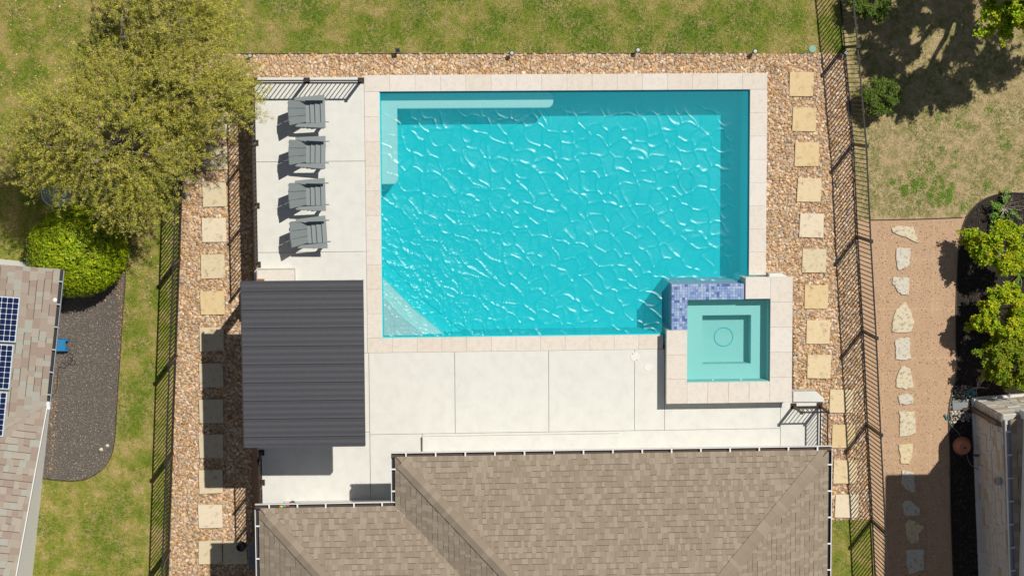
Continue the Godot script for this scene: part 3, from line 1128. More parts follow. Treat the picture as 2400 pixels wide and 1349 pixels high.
# ---------------------------------------------------------------- furniture and small things
func chair_parts(o):
	var A = func(p, q, w, h, up = Vector3.UP): return beamm(p, q, w, h, up)
	var m = M.chair
	# seat slats run across, falling to the back
	for i in 4:
		var f = i / 3.0
		var p = Vector3(lerpf(.385, .03, f), lerpf(.375, .285, f), 0)
		put("seat_slat", A.call(p + Vector3(0, 0, -.27), p + Vector3(0, 0, .27), [.085, .125, .125, .11][i], .022, Vector3(.25, 1, 0)), m, o)
	put("front_apron", A.call(Vector3(.435, .31, -.27), Vector3(.435, .31, .27), .022, .13), m, o)
	# back: three wide planks fanning out
	for i in [-1, 0, 1]:
		var st = ST()
		var b0 = Vector3(-.005, .26, i * .168)
		var b1 = Vector3(-.405, .94 - absf(i) * .035, i * .205)
		var d = (b1 - b0).normalized()
		var wz = Vector3(0, 0, 1)
		var nn = wz.cross(d).normalized()
		var wb = .077
		var wt = .0985
		var hh = nn * .012
		var q0 = [b0 - wz * wb, b0 + wz * wb, b1 + wz * wt, b1 - wz * wt]
		if i != 0: q0[2 if i > 0 else 3] -= d * .03
		quad(st, q0[0] + hh, q0[1] + hh, q0[2] + hh, q0[3] + hh, nn)
		quad(st, q0[0] - hh, q0[1] - hh, q0[2] - hh, q0[3] - hh, -nn)
		for k in 4:
			var a = q0[k]
			var b = q0[(k + 1) % 4]
			quad(st, a + hh, b + hh, b - hh, a - hh, (a + b) / 2 - (b0 + b1) / 2)
		put("back_plank", st.commit(), m, o)
	put("back_brace", A.call(Vector3(-.335, .74, -.27), Vector3(-.335, .74, .27), .03, .06), m, o)
	put("back_brace", A.call(Vector3(-.195, .50, -.33), Vector3(-.195, .50, .33), .06, .03), m, o)
	for s in [-1, 1]:
		# arm: wider at the front
		var q = [Vector2(-.27, s * .285), Vector2(.455, s * .262), Vector2(.455, s * .402), Vector2(-.27, s * .352)]
		put("arm", prismm(q, .535, .56, .004), m, o)
		put("front_leg", boxm(Vector3(.33, 0, s * .29 - .012), Vector3(.43, .534, s * .29 + .012)), m, o)
		put("stringer", beamm(Vector3(.52, .30, s * .262), Vector3(-.42, .045, s * .262), .024, .10), m, o)
		put("arm_bracket", beamm(Vector3(.38, .40, s * .32), Vector3(.38, .53, s * .32), .03, .06, Vector3.RIGHT), m, o)

func chairs():
	var spots = [[718, 262, .02, "dark grey adirondack chair nearest the rear railing"], [719, 356, -.03, "second dark grey adirondack chair from the rear railing"], [719, 456, .015, "third dark grey adirondack chair from the rear railing"], [722, 545, .055, "dark grey adirondack chair closest to the pavilion"]]
	var first = null
	for s in spots:
		var w = P(s[0], s[1], .4)
		if first == null:
			first = thing("adirondack_chair", s[3], "chair", Vector3(w.x, .0, w.z), s[2], "chairs lined up by the pool")
			chair_parts(first)
		else:
			var c = first.duplicate()
			c.name = numbered("adirondack_chair")
			add_child(c)
			c.position = Vector3(w.x, .0, w.z)
			c.rotation.y = s[2]
			c.set_meta("label", s[3])

func pavilion():
	var h = 2.6
	var x0 = P(568, 850, h).x
	var x1 = P(853, 850, h).x
	var z0 = P(700, 656, h).z
	var z1 = P(700, 1048, h).z
	var o = thing("patio_pavilion", "pavilion with dark corrugated metal roof at the deck corner", "pavilion", Vector3(x0, 0, z0))
	var W = x1 - x0
	var D = z1 - z0
	var n = 10
	var fall = .06
	for i in n:
		# one ribbed sheet: profile across Z, run along X, low end at the left
		var st = ST()
		var a = D * (i - (0.4 if i > 0 else 0.0)) / (n - .8)
		var b = minf(D, D * (i + .6) / (n - .8))
		var seg = maxi(6, int(22 * (b - a) / (D / (n - .8))))
		var prof = []
		for k in seg + 1:
			var t = (b - a) * k / seg
			var f = fposmod(t / (D / (n - .8) / 3.0), 1.0)
			prof.append(Vector2(a + t + .015, .0032 * (0.5 + .5 * cos(f * TAU))))
		prof[seg].x -= .018
		for k in seg:
			var p = prof[k]
			var q = prof[k + 1]
			quad(st, Vector3(0, h - fall + p.y, p.x), Vector3(W, h + p.y, p.x), Vector3(W, h + q.y, q.x), Vector3(0, h - fall + q.y, q.x), Vector3.UP)
			quad(st, Vector3(0, h - fall + p.y - .01, p.x), Vector3(W, h + p.y - .01, p.x), Vector3(W, h + q.y - .01, q.x), Vector3(0, h - fall + q.y - .01, q.x), Vector3.DOWN)
		put("roof_sheet", st.commit(), M.slate_metal, o)
		if i > 0: put("seam", beamm(Vector3(0.002, h - fall - .012, a + .003), Vector3(W - .002, h - .012, a + .003), .05, .006), M.seam, o)
	put("fascia", boxm(Vector3(-.02, h - fall - .16, .02), Vector3(0.012, h - fall - .012, D - .02)), M.dark_metal, o)
	put("fascia", boxm(Vector3(W - .012, h - .16, .02), Vector3(W + .01, h - .012, D - .02)), M.dark_metal, o)
	for z in [.12, D / 2, D - .12]:
		put("rafter", beamm(Vector3(.02, h - fall - .10, z), Vector3(W - .02, h - .10, z), .09, .14), M.cedar, o)
	for x in [.32, W - .25]:
		put("beam", beamm(Vector3(x, h - .29, .05), Vector3(x, h - .29, D - .05), .14, .22), M.cedar, o)
		for z in ([.25, D - .35] if x < 1.0 else [.75, D - .5]):
			put("post", boxm(Vector3(x - .08, -.004, z - .08), Vector3(x + .08, h - .40, z + .08)), M.cedar, o)
			put("post_base", boxm(Vector3(x - .10, -.0045, z - .10), Vector3(x + .10, .12, z + .10)), M.dark_metal, o)
	var w0 = P(601, 633, .45)
	var w1 = P(691, 700, .45)
	tag(put("seat_block", slab(Vector3(w0.x, -.004, w0.z), Vector3(w1.x, .45, w1.z), .02), M.trav3), "pale stone seat block half under the pavilion roof", "seat wall")

func stone_square(called, u, v, s, turn, label, group, k):
	var w = G(u, v)
	var hs = s / 2
	var q = []
	for c in [[-1, -1], [1, -1], [1, 1], [-1, 1]]:
		q.append(Vector2(c[0] * hs + rng.randf_range(-.008, .008), c[1] * hs + rng.randf_range(-.008, .008)))
	var o = put(called, prismm(q, -.05, .075, .008), M["sand%d" % k], self, Transform3D(Basis(Vector3.UP, turn), Vector3(w.x, T(w.x), w.z)))
	tag(o, label, "stepping stone", group)

const ORD := ["first", "second", "third", "fourth", "fifth", "sixth", "seventh", "eighth", "ninth", "tenth", "eleventh", "twelfth", "thirteenth", "fourteenth", "fifteenth"]
var holes := []
func stones():
	var right = [[1877, 198], [1884, 280], [1890, 361], [1895, 445], [1901, 528], [1907, 610], [1912, 695], [1916, 777], [1919, 858], [1971, 939], [1976, 1021], [1980, 1104], [1983, 1184]]
	for i in right.size():
		stone_square("stepping_stone", right[i][0], right[i][1], .60, -.02 + rng.randf_range(-.015, .015), "%s square sandstone stepping stone from the rear lawn, between pool and right fence" % ORD[i], "square stepping stones between pool and right fence", [0, 0, 0, 2, 4, 1, 0, 2, 2, 2, 0, 2, 4][i])
		hole_at(right[i], .285)
	var left = [[526, 205], [511, 288], [507, 370], [503, 456], [502, 539], [499.5, 624], [498, 709], [497, 794], [495.5, 878], [495.5, 962], [495, 1044], [494.5, 1127], [493.5, 1208]]
	for i in left.size():
		stone_square("stepping_stone", left[i][0], left[i][1], .605, .01, "%s square pale stepping stone from the big tree, in the left gravel walk" % ORD[i], "square stepping stones in the left gravel walk", [4, 4, 1, 1, 4, 1, 0, 1, 3, 3, 3, 1, 4][i])
		hole_at(left[i], .285)
	var four = [[493.5, 1292, "outer stone of the abutting pair beside the dark urn"], [551.5, 1292, "stone under the dark urn, abutting another slab"], [493.5, 1377, "outer stone of the last pair beside the house corner"], [551.5, 1377, "inner stone of the last pair beside the house corner"]]
	for f in four:
		stone_square("stepping_stone", f[0], f[1], .604, .0, "square pale " + f[2], "square stepping stones in the left gravel walk", 1)
		hole_at(f, .31)

func hole_at(p, r):
	var w = G(p[0], p[1])
	holes.append(PackedVector2Array([Vector2(w.x - r, w.z - r), Vector2(w.x + r, w.z - r), Vector2(w.x + r, w.z + r), Vector2(w.x - r, w.z + r)]))

func flagstones():
	var a = [1700, 450]
	var b = [1700, 824]
	var F = [
		[a, [[1003, 215], [1030, 205], [1128, 205], [1140, 235], [1160, 305], [1085, 270], [1005, 242]]], [a, [[1028, 340], [1070, 336], [1112, 338], [1110, 440], [1075, 458], [1040, 470], [1025, 400]]],
		[a, [[1012, 508], [1060, 514], [1103, 512], [1103, 620], [1060, 618], [1032, 590], [1022, 560], [1003, 548]]], [a, [[1072, 665], [1090, 662], [1104, 700], [1138, 780], [1115, 842], [998, 840], [1008, 770], [1025, 708]]],
		[a, [[1020, 895], [1045, 878], [1108, 875], [1110, 940], [1117, 1004], [1070, 1010], [1022, 1005], [1024, 950]]], [a, [[1058, 1048], [1075, 1043], [1112, 1062], [1122, 1110], [1134, 1170], [1085, 1188], [1025, 1170], [1032, 1110]]],
		[a, [[1038, 1225], [1080, 1215], [1130, 1215], [1128, 1268], [1090, 1278], [1050, 1276]]], [b, [[1042, 355], [1090, 360], [1140, 355], [1142, 440], [1150, 490], [1100, 505], [1045, 512], [1048, 430]]],
		[b, [[1042, 557], [1085, 556], [1127, 553], [1122, 620], [1110, 678], [1055, 670], [1050, 610]]], [b, [[1060, 712], [1100, 716], [1135, 730], [1138, 780], [1145, 840], [1120, 850], [1085, 825], [1058, 790]]],
		[b, [[1075, 895], [1110, 887], [1140, 912], [1170, 940], [1168, 978], [1120, 984], [1080, 982], [1065, 930]]], [b, [[1080, 1040], [1110, 1005], [1155, 1022], [1198, 1050], [1165, 1090], [1165, 1140], [1120, 1155], [1095, 1115]]],
		[b, [[1088, 1190], [1140, 1186], [1198, 1188], [1195, 1310], [1150, 1322], [1105, 1335], [1090, 1270]]]]
	var nm = ["pointed triangular", "clipped rectangular", "five-sided", "large tapering", "blocky upright", "rounded tapering", "small flat", "large squarish", "orange-stained", "dark-cornered", "rounded hexagonal", "notched arrow-shaped", "big rectangular"]
	for i in F.size():
		var q = PackedVector2Array()
		var c = Vector2.ZERO
		var pts = []
		for p in F[i][1]:
			var w = G(F[i][0][0] + p[0] / 2.57, F[i][0][1] + p[1] / 2.57)
			pts.append(Vector2(w.x, w.z))
			c += Vector2(w.x, w.z) / F[i][1].size()
		# break the straight edges a little
		for k in pts.size():
			var p0 = pts[k]
			var p1 = pts[(k + 1) % pts.size()]
			q.append(p0 - c)
			var nd = (p1 - p0).orthogonal().normalized()
			for t in [.33, .67]:
				q.append(p0.lerp(p1, t) - c + nd * rng.randf_range(-.018, .018))
		var o = put("flagstone", prismm(q, -.03, .045, .012), M["flag%d" % [0, 1, 1, 0, 1, 0, 1, 0, 2, 1, 1, 2, 1][i]], self, Transform3D(Basis(), Vector3(c.x, T(c.x), c.y)))
		tag(o, "%s limestone flagstone, %s from the dry lawn on the pink granite path" % [nm[i], ORD[i]], "flagstone", "flagstones on the granite path")

func path_light(u, v, label, square):
	var w = G(u, v)
	var o = thing("path_light", label, "path light", Vector3(w.x, T(w.x), w.z), 0.2, "solar path lights along the rear lawn edge")
	put("stake", lathe([Vector2(.012, -.05), Vector2(.012, .27)], 10), M.dark_metal, o)
	if square:
		put("lamp_head", prismm([Vector2(-.055, -.055), Vector2(.055, -.055), Vector2(.055, .055), Vector2(-.055, .055)], .26, .32, .012), M.dark_metal, o)
		put("solar_plate", boxm(Vector3(-.032, .3202, -.032), Vector3(.032, .323, .032)), M.solar_cell, o)
	else:
		put("lamp_head", lathe([Vector2(.02, .24), Vector2(.055, .25), Vector2(.062, .30), Vector2(.05, .318), Vector2(0, .32)], 20), M.dark_metal, o)
		put("solar_plate", lathe([Vector2(.042, .318), Vector2(.042, .324), Vector2(0, .325)], 20), M.steel, o)
# ---------------------------------------------------------------- houses
func main_house():
	var E = 3.0
	var s = .5
	var nl = sqrt(1.0 + s * s)
	var xa = P(917, 1100, E).x + .11
	var xb = P(1949, 1150, E).x - .11
	var z1 = P(1430, 1053, E).z + .11
	var z2 = P(760, 1179, E).z + .11
	var xw = P(599, 1260, E).x + .11
	var D = 4.6
	var o = thing("brown_roof_house", "house with brown asphalt shingle hip roof and white gutters", "house", Vector3.ZERO)
	put("wall", boxm(Vector3(xa + .5, -1.3, z1 + .45), Vector3(xb - .4, E - .14, z1 + 9.0)), M.stucco, o)
	put("wall", boxm(Vector3(xw + .4, -1.3, z2 + .45), Vector3(xa + .49, E - .14, z1 + 9.0)), M.stucco, o)
	# roof planes under the shingles
	var up = Vector3.UP
	var A = [Vector3(xa, E, z1), Vector3(xb, E, z1), Vector3(xb - D, E + D * s, z1 + D), Vector3(xa + D, E + D * s, z1 + D)]
	plane_solid(o, "roof_plane", A, M.felt)
	var q = z2 - z1
	plane_solid(o, "roof_plane", [Vector3(xa, E, z1), Vector3(xa, E, z2), Vector3(xa + D, E + D * s, z2 + D), Vector3(xa + D, E + D * s, z1 + D)], M.felt)
	plane_solid(o, "roof_plane", [Vector3(xw, E, z2), Vector3(xa, E, z2), Vector3(xa + D, E + D * s, z2 + D), Vector3(xw + D, E + D * s, z2 + D)], M.felt)
	plane_solid(o, "roof_plane", [Vector3(xw, E, z2), Vector3(xw, E, z2 + 7), Vector3(xw + D, E + D * s, z2 + 7), Vector3(xw + D, E + D * s, z2 + D)], M.felt)
	plane_solid(o, "roof_plane", [Vector3(xb, E, z1), Vector3(xb, E, z1 + 7), Vector3(xb - D, E + D * s, z1 + 7), Vector3(xb - D, E + D * s, z1 + D)], M.felt)
	put("roof_deck", boxm(Vector3(xw + D - .2, E - .13, z2 + D - .2), Vector3(xa + D, E + D * s - .03, z1 + 9.0)), M.felt, o)
	put("roof_deck", boxm(Vector3(xa + D + .001, E - .13, z1 + D - .2), Vector3(xb - D + .2, E + D * s - .03, z1 + 9.0)), M.felt, o)
	var sf = shingle_stuff()
	var vz = Vector3(0, s, 1) / nl
	var vx = Vector3(1, s, 0) / nl
	var vn = Vector3(-1, s, 0) / nl
	var W = xb - xa
	var d = nl * D
	var c = .138
	shingle_plane(o, Vector3(xa, E + .002, z1), Vector3.RIGHT, vz, PackedVector2Array([Vector2(0, -.02), Vector2(W, -.02), Vector2(W - D, d), Vector2(D, d)]), c, .07, .17, "a", 290, sf)
	shingle_plane(o, Vector3(xa, E + .002, z1), Vector3.BACK, vx, PackedVector2Array([Vector2(0, -.02), Vector2(q, -.02), Vector2(q + D, d), Vector2(D, d)]), c, .07, .17, "a", 0, sf)
	shingle_plane(o, Vector3(xw, E + .002, z2), Vector3.RIGHT, vz, PackedVector2Array([Vector2(0, -.02), Vector2(xa - xw, -.02), Vector2(xa - xw + D, d), Vector2(D, d)]), c, .07, .17, "a", 0, sf)
	shingle_plane(o, Vector3(xw, E + .002, z2), Vector3.BACK, vx, PackedVector2Array([Vector2(0, -.02), Vector2(6, -.02), Vector2(6, d), Vector2(D, d)]), c, .07, .17, "a", 0, sf)
	shingle_plane(o, Vector3(xb, E + .002, z1), Vector3.BACK, vn, PackedVector2Array([Vector2(0, -.02), Vector2(6, -.02), Vector2(6, d), Vector2(D, d)]), c, .07, .17, "a", 0, sf)
	close_stuff(o, sf, "a")
	hip_caps(o, Vector3(xa + .12, E + .06, z1 + .12), A[3], "a", .354)
	hip_caps(o, Vector3(xb - .12, E + .06, z1 + .12), A[2], "a", .354)
	hip_caps(o, Vector3(xw + .12, E + .06, z2 + .12), Vector3(xw + D, E + D * s, z2 + D), "a", .354)
	var gy = E - .045
	gutter(o, Vector3(xa - .11, gy, z1), Vector3(xb + .11, gy, z1), Vector3.FORWARD, M.white_metal, M.brown_metal, 15)
	gutter(o, Vector3(xa, gy, z1 + .01), Vector3(xa, gy, z2 - .115), Vector3.LEFT, M.white_metal, M.dark_metal, 2)
	gutter(o, Vector3(xw - .11, gy, z2), Vector3(xa - .005, gy, z2), Vector3.FORWARD, M.white_metal, M.brown_metal, 5)
	gutter(o, Vector3(xw, gy, z2 + .01), Vector3(xw, gy, z2 + 7), Vector3.LEFT, M.white_metal, M.dark_metal, 9)
	gutter(o, Vector3(xb, gy, z1 + .01), Vector3(xb, gy, z1 + 7), Vector3.RIGHT, M.white_metal, M.dark_metal, 11)
	# odds and ends at the wing
	var t = P(667, 1183, E)
	var toy = thing("lost_toy", "small red, yellow and teal toy lying in the roof gutter", "toy", Vector3(t.x, E - .09, t.z + .02))
	var cols = [[.55, .06, .05], [.03, .35, .33], [.6, .42, .05]]
	for k in 3:
		put("toy_piece", lathe([Vector2(0, .035), Vector2(.03, .02), Vector2(.034, 0), Vector2(.02, -.02), Vector2(0, -.025)], 10), mat(L(cols[k][0], cols[k][1], cols[k][2]), .5), toy, Transform3D(Basis().scaled(Vector3(1.5, 1.4, .9)), Vector3(-.07 * k + .06, .03, .01 * k)))
	var vp = P(686, 1173.5, .02)
	var bp = thing("planter_pot", "small brown round pot on the deck beside the wing eave", "pot", Vector3(vp.x, -.005, vp.z + .06))
	put("pot_body", lathe([Vector2(.07, 0), Vector2(.10, .20), Vector2(.105, .24), Vector2(.09, .24), Vector2(.085, .20), Vector2(0, .19)], 20), M.brown_metal, bp)
	var ac = P(590, 1305, .3)
	var gb = thing("utility_box", "grey metal utility box on the left side of the house", "utility box", Vector3(ac.x, T(ac.x), ac.z))
	put("cabinet", slab(Vector3(-.06, 0, -.30), Vector3(.2, 1.5, .30), .01), M.box_grey, gb)
	put("cabinet_lid", slab(Vector3(-.08, 1.5, -.32), Vector3(.2, 1.53, .32), .01), M.box_grey, gb)

func stone_wall(parent, a, b, y0, y1, out, course):
	# stones laid on a wall from a to b, standing proud of the mortar
	var d = (b - a)
	var l = d.length()
	d = d / l
	var y = y0
	while y < y1 - .05:
		var h = minf(course * rng.randf_range(.8, 1.25), y1 - y)
		var x = 0.0
		while x < l - .02:
			var w = minf(rng.randf_range(.20, .52), l - x)
			var k = [0, 1, 0, 1, 3, 3, 2][rng.randi() % 7]
			put("wall_stone", boxm(Vector3(.006, .006, -.02), Vector3(w - .006, h - .006, rng.randf_range(.012, .028))), M["wallstone%d" % k], parent, Transform3D(Basis(d, Vector3.UP, out), a + d * x + Vector3.UP * y))
			x += w
		y += h

func right_house():
	var gy = -.4
	var E = 2.2
	var w0 = G(2280, 936)
	var w1 = G(2297, 1349)
	var e0 = P(2360, 984, E)
	var e1 = P(2371, 1349, E)
	var d = (Vector3(w1.x, 0, w1.z) - Vector3(w0.x, 0, w0.z)).normalized()
	var outw = Vector3(-d.z, 0, d.x)
	if outw.x > 0: outw = -outw
	var A = Vector3(w0.x, 0, w0.z)
	var o = thing("stone_house", "neighbouring house with pale limestone walls and tan shingle roof", "house", Vector3.ZERO)
	var inn = -outw
	var st = ST()
	box(st, Vector3(0, gy - .1, 0), Vector3(8, E - .12, 6), Transform3D(Basis(d, Vector3.UP, inn), A + inn * .03))
	put("wall", st.commit(), M.mortar, o)
	st = ST()
	box(st, Vector3(-.07, gy - .1, -.075), Vector3(8, gy + .14, .02), Transform3D(Basis(d, Vector3.UP, inn), A + inn * .03))
	box(st, Vector3(-.075, gy - .1, .021), Vector3(.0, gy + .14, 3), Transform3D(Basis(d, Vector3.UP, inn), A + inn * .03))
	put("foundation", st.commit(), M.concrete, o)
	stone_wall(o, A + inn * .03, A + inn * .03 + d * 5.4, gy + .14, E - .15, outw, .21)
	stone_wall(o, A + inn * .03, A + inn * 2.2, gy + .14, E - .15, -d, .21)
	# roof rises to the right from the gutter
	var s = .5
	var nl = sqrt(1 + s * s)
	var org = Vector3(e0.x, E, e0.z) + inn * .11
	var dd = (Vector3(e1.x, 0, e1.z) - Vector3(e0.x, 0, e0.z)).normalized()
	var v = (inn + Vector3.UP * s) / nl
	plane_solid(o, "roof_plane", [org, org + dd * 8, org + dd * 8 + inn * 3 + Vector3.UP * 3 * s, org + inn * 3 + Vector3.UP * 3 * s], M.felt)
	var sf = shingle_stuff()
	shingle_plane(o, org + Vector3.UP * .002, dd, v, PackedVector2Array([Vector2(-.02, -.02), Vector2(8, -.02), Vector2(8, 3), Vector2(-.02, 3)]), .15, .14, .34, "c", 120, sf)
	close_stuff(o, sf, "c")
	gutter(o, org - Vector3.UP * .045, org + dd * 8 - Vector3.UP * .045, outw, M.white_metal, M.steel, 14, .14)
	# downspout from the gutter corner to the wall foot
	st = ST()
	var t0 = org + dd * .18 + outw * .07 - Vector3.UP * .08
	var t1 = A + outw * .06 + d * .22
	t1.y = E - .42
	var t2 = t1
	t2.y = gy + .12
	beam(st, t0, t1, .11, .08)
	beam(st, t1 + Vector3.UP * .02, t2, .11, .08, Vector3.RIGHT)
	beam(st, t2, t2 + outw * .22 - Vector3.UP * .05, .085, .07)
	put("downspout", st.commit(), M.brown_metal, o)
	var lp = A + d * 1.66 + outw * .02 + Vector3.UP * (E - .45)
	put("vent_hood", boxm(Vector3(-.09, -.09, -.0), Vector3(.09, .09, .12), Transform3D(Basis(d, Vector3.UP, outw), lp)), M.steel, o)
	put("vent_mouth", boxm(Vector3(-.06, -.06, .121), Vector3(.06, .06, .125), Transform3D(Basis(d, Vector3.UP, outw), lp)), M.terracotta, o)
	# upper storey, whose eave shades the path
	var hh = 5.5
	var g0 = G(2074, 1117)
	var k = (hh + .4) * .58
	var cx = g0.x + .61 * k
	var cz = g0.z - .79 * k
	put("upper_wall", boxm(Vector3(cx + .6, 2.0, cz + .6), Vector3(cx + 8, hh - .1, cz + 11)), M.stucco, o)
	put("upper_roof", prismm([Vector2(cx, cz), Vector2(cx + 8.6, cz), Vector2(cx + 8.6, cz + 11), Vector2(cx, cz + 11)], hh - .12, hh, .02), M.felt, o)
	# things along its foot
	var h0 = A + d * 1.35 + outw * .05
	var sp = thing("hose_tap", "brass garden tap on the limestone wall", "tap", Vector3(h0.x, gy + .45, h0.z))
	put("tap_body", boxm(Vector3(-.11, -.02, -.02), Vector3(.03, .02, .02)), M.dark_metal, sp)
	put("tap_handle", boxm(Vector3(-.07, .02, -.04), Vector3(-.05, .05, .04)), M.dark_metal, sp)
	var pts = []
	for p in [[2291, 1096, .35], [2283, 1094, .2], [2272, 1085, .04], [2264, 1060, .03], [2256, 1035, .03], [2247, 1015, .03], [2235, 1003, .03], [2224, 990, .03], [2221, 975, .03], [2228, 940, .03], [2232, 912, .03], [2243, 885, .03]]:
		var w = G(p[0], p[1])
		pts.append(Vector3(w.x, T(w.x) + p[2], w.z))
	tag(put("garden_hose", path_tube(smooth(pts), .011, 6), M.hose), "grey garden hose curling from the wall tap past the pot", "hose")
	var pp = G(2253, 1043)
	var pot = thing("clay_pot", "terracotta pot upside down on the black mulch edge", "pot", Vector3(pp.x, T(pp.x), pp.z))
	put("pot_body", lathe([Vector2(.225, 0), Vector2(.235, .06), Vector2(.205, .065), Vector2(.15, .33), Vector2(.145, .335), Vector2(.028, .335), Vector2(.028, .30)], 36), M.terracotta, pot)
	put("drain_hole", lathe([Vector2(.028, .30), Vector2(0, .30)], 14), M.dark_metal, pot)
	var bl = G(2248, 947)
	var sb = thing("splash_block", "grey concrete splash block under the brown downspout", "splash block", Vector3(bl.x, T(bl.x), bl.z), .08)
	put("tray", boxm(Vector3(-.19, 0, -.12), Vector3(.19, .05, .12)), M.grey_block, sb)
	put("tray_rim", boxm(Vector3(-.19, .0501, -.12), Vector3(.19, .08, -.085)), M.grey_block, sb)
	put("tray_rim", boxm(Vector3(-.19, .0501, .085), Vector3(.19, .08, .12)), M.grey_block, sb)
	put("tray_rim", boxm(Vector3(-.19, .0501, -.084), Vector3(-.155, .08, .084)), M.grey_block, sb)
	var rl = G(2274, 921)
	var reel = thing("valve_cover", "round teal valve cap beside the stone house corner", "valve cap", Vector3(rl.x, T(rl.x), rl.z))
	put("cap_disc", lathe([Vector2(.115, 0), Vector2(.12, .05), Vector2(.09, .065), Vector2(.03, .055), Vector2(0, .055)], 28), M.teal_plastic, reel)
	put("cap_knob", lathe([Vector2(.03, .055), Vector2(.025, .09), Vector2(0, .092)], 14), M.dark_metal, reel)
	var nz = G(2216, 976)
	tag(put("hose_nozzle", path_tube([Vector3(nz.x - .04, T(nz.x) + .035, nz.z - .06), Vector3(nz.x, T(nz.x) + .03, nz.z), Vector3(nz.x + .03, T(nz.x) + .03, nz.z + .07)], .026, 8), M.teal_plastic), "teal hose nozzle lying on the mulch edge", "nozzle")

func smooth(pts):
	var c = Curve3D.new()
	for i in pts.size():
		var t = (pts[mini(i + 1, pts.size() - 1)] - pts[maxi(i - 1, 0)]) / 6.0
		c.add_point(pts[i], -t, t)
	var out = []
	var n = int(c.get_baked_length() / .05) + 2
	for i in n + 1:
		out.append(c.sample_baked(c.get_baked_length() * i / n))
	return out

func left_house():
	var gy = -1.25
	var E = 1.55
	var a = P(139, 632, E)
	var b = P(106, 950, E)
	var d = Vector3(b.x - a.x, 0, b.z - a.z)
	var U = d.length()
	d = d.normalized()
	var inn = Vector3(-d.z, 0, d.x)
	if inn.x > 0: inn = -inn
	var org = Vector3(a.x, E, a.z)
	var s = .4
	var nl = sqrt(1 + s * s)
	var g = .54
	var ng = sqrt(1 + g * g)
	var o = thing("solar_roof_house", "neighbouring house with mottled pink and grey shingles and white walls", "house", Vector3.ZERO)
	var f = .32
	var bs = Basis(d, Vector3.UP, inn)
	var st = ST()
	box(st, Vector3(.22, gy - .1, f), Vector3(U, E - .13, 6), Transform3D(bs, Vector3(org.x, 0, org.z)))
	# gable wall: rises with the rake
	var K = 6.0
	var w = Vector3(org.x, 0, org.z) + inn * f
	var q = [w + d * U + Vector3.UP * (gy - .1), w + d * (U + K) + Vector3.UP * (gy - .1), w + d * (U + K) + Vector3.UP * (E - .13 + g * K), w + d * U + Vector3.UP * (E - .13)]
	quad(st, q[0], q[1], q[2], q[3], -inn)
	quad(st, q[0] + inn * .2, q[1] + inn * .2, q[2] + inn * .2, q[3] + inn * .2, inn)
	# north gable
	var nn = [w + d * .22 + Vector3.UP * (E - .13), w + d * .22 + inn * 3.0 + Vector3.UP * (E - .13), w + d * .22 + inn * 3.0 + Vector3.UP * (E - .13 + s * 3.0)]
	tri(st, nn[0], nn[1], nn[2], -d)
	put("wall", st.commit(), M.white_wall, o)
	var Dp = 3.4
	plane_solid(o, "roof_plane", [org, org + d * U, org + d * (U + Dp * s / g) + inn * Dp + Vector3.UP * Dp * s, org + inn * Dp + Vector3.UP * Dp * s], M.felt)
	plane_solid(o, "roof_plane", [org + d * U, org + d * (U + K) + Vector3.UP * g * K, org + d * (U + K) + Vector3.UP * g * K + inn * Dp, org + d * (U + Dp * s / g) + inn * Dp + Vector3.UP * Dp * s], M.felt)
	var sf = shingle_stuff()
	shingle_plane(o, org + Vector3.UP * .002, d, (inn + Vector3.UP * s) / nl, PackedVector2Array([Vector2(-.02, -.02), Vector2(U, -.02), Vector2(U + Dp * s / g, Dp * nl), Vector2(-.02, Dp * nl)]), .175, .12, .32, "b", 200, sf)
	shingle_plane(o, org + d * U + Vector3.UP * .002, inn, (d + Vector3.UP * g) / ng, PackedVector2Array([Vector2(-.04, 0), Vector2(Dp, Dp * s / g * ng), Vector2(Dp, K * ng), Vector2(-.04, K * ng)]), .175, .12, .32, "b", 90, sf)
	close_stuff(o, sf, "b")
	gutter(o, org - Vector3.UP * .045, org + d * U - Vector3.UP * .045, -inn, M.steel, M.dark_metal, 6, .11)
	put("rake_board", beamm(org + d * U - Vector3.UP * .08 - inn * .045, org + d * (U + K) + Vector3.UP * (g * K - .08) - inn * .045, .03, .14), M.white_metal, o)
	var hb = org + d * U - inn * .02 - Vector3.UP * .05
	put("gutter_end", boxm(Vector3(-.1, -.1, -.1), Vector3(.08, .05, .02), Transform3D(bs, hb)), M.white_metal, o)
	var vp = org + d * .72 + inn * .02 + Vector3.UP * .02
	put("roof_vent", lathe([Vector2(.05, 0), Vector2(.05, .03), Vector2(0, .035)], 14), M.white_metal, o, Transform3D(Basis(), vp))
	# solar panels
	var n = (d.cross((inn + Vector3.UP * s).normalized())).normalized()
	if n.y < 0: n = -n
	var vv = (inn + Vector3.UP * s) / nl
	for k in 3:
		var po = org + d * (.70 + 1.13 * k) + vv * (.86 + .035 * k) + n * .07
		var p = Node3D.new()
		p.name = "solar_panel"
		o.add_child(p, true)
		p.transform = Transform3D(Basis(d, n, vv), po)
		put("frame", slab(Vector3(0, 0, 0), Vector3(1.09, .038, 1.66), .004), M.steel, p)
		put("backsheet", boxm(Vector3(.02, .0385, .02), Vector3(1.07, .0405, 1.64)), M.solar_back, p)
		var cm = prismm([Vector2(.018, .004), Vector2(.110, .004), Vector2(.124, .018), Vector2(.124, .112), Vector2(.110, .126), Vector2(.018, .126), Vector2(.004, .112), Vector2(.004, .018)], .041, .0425, 0.0)
		for i in 8:
			for j in 12:
				put("cell", cm, M.solar_cell, p, Transform3D(Basis(), Vector3(.03 + i * .1287, 0, .035 + j * .1325)))

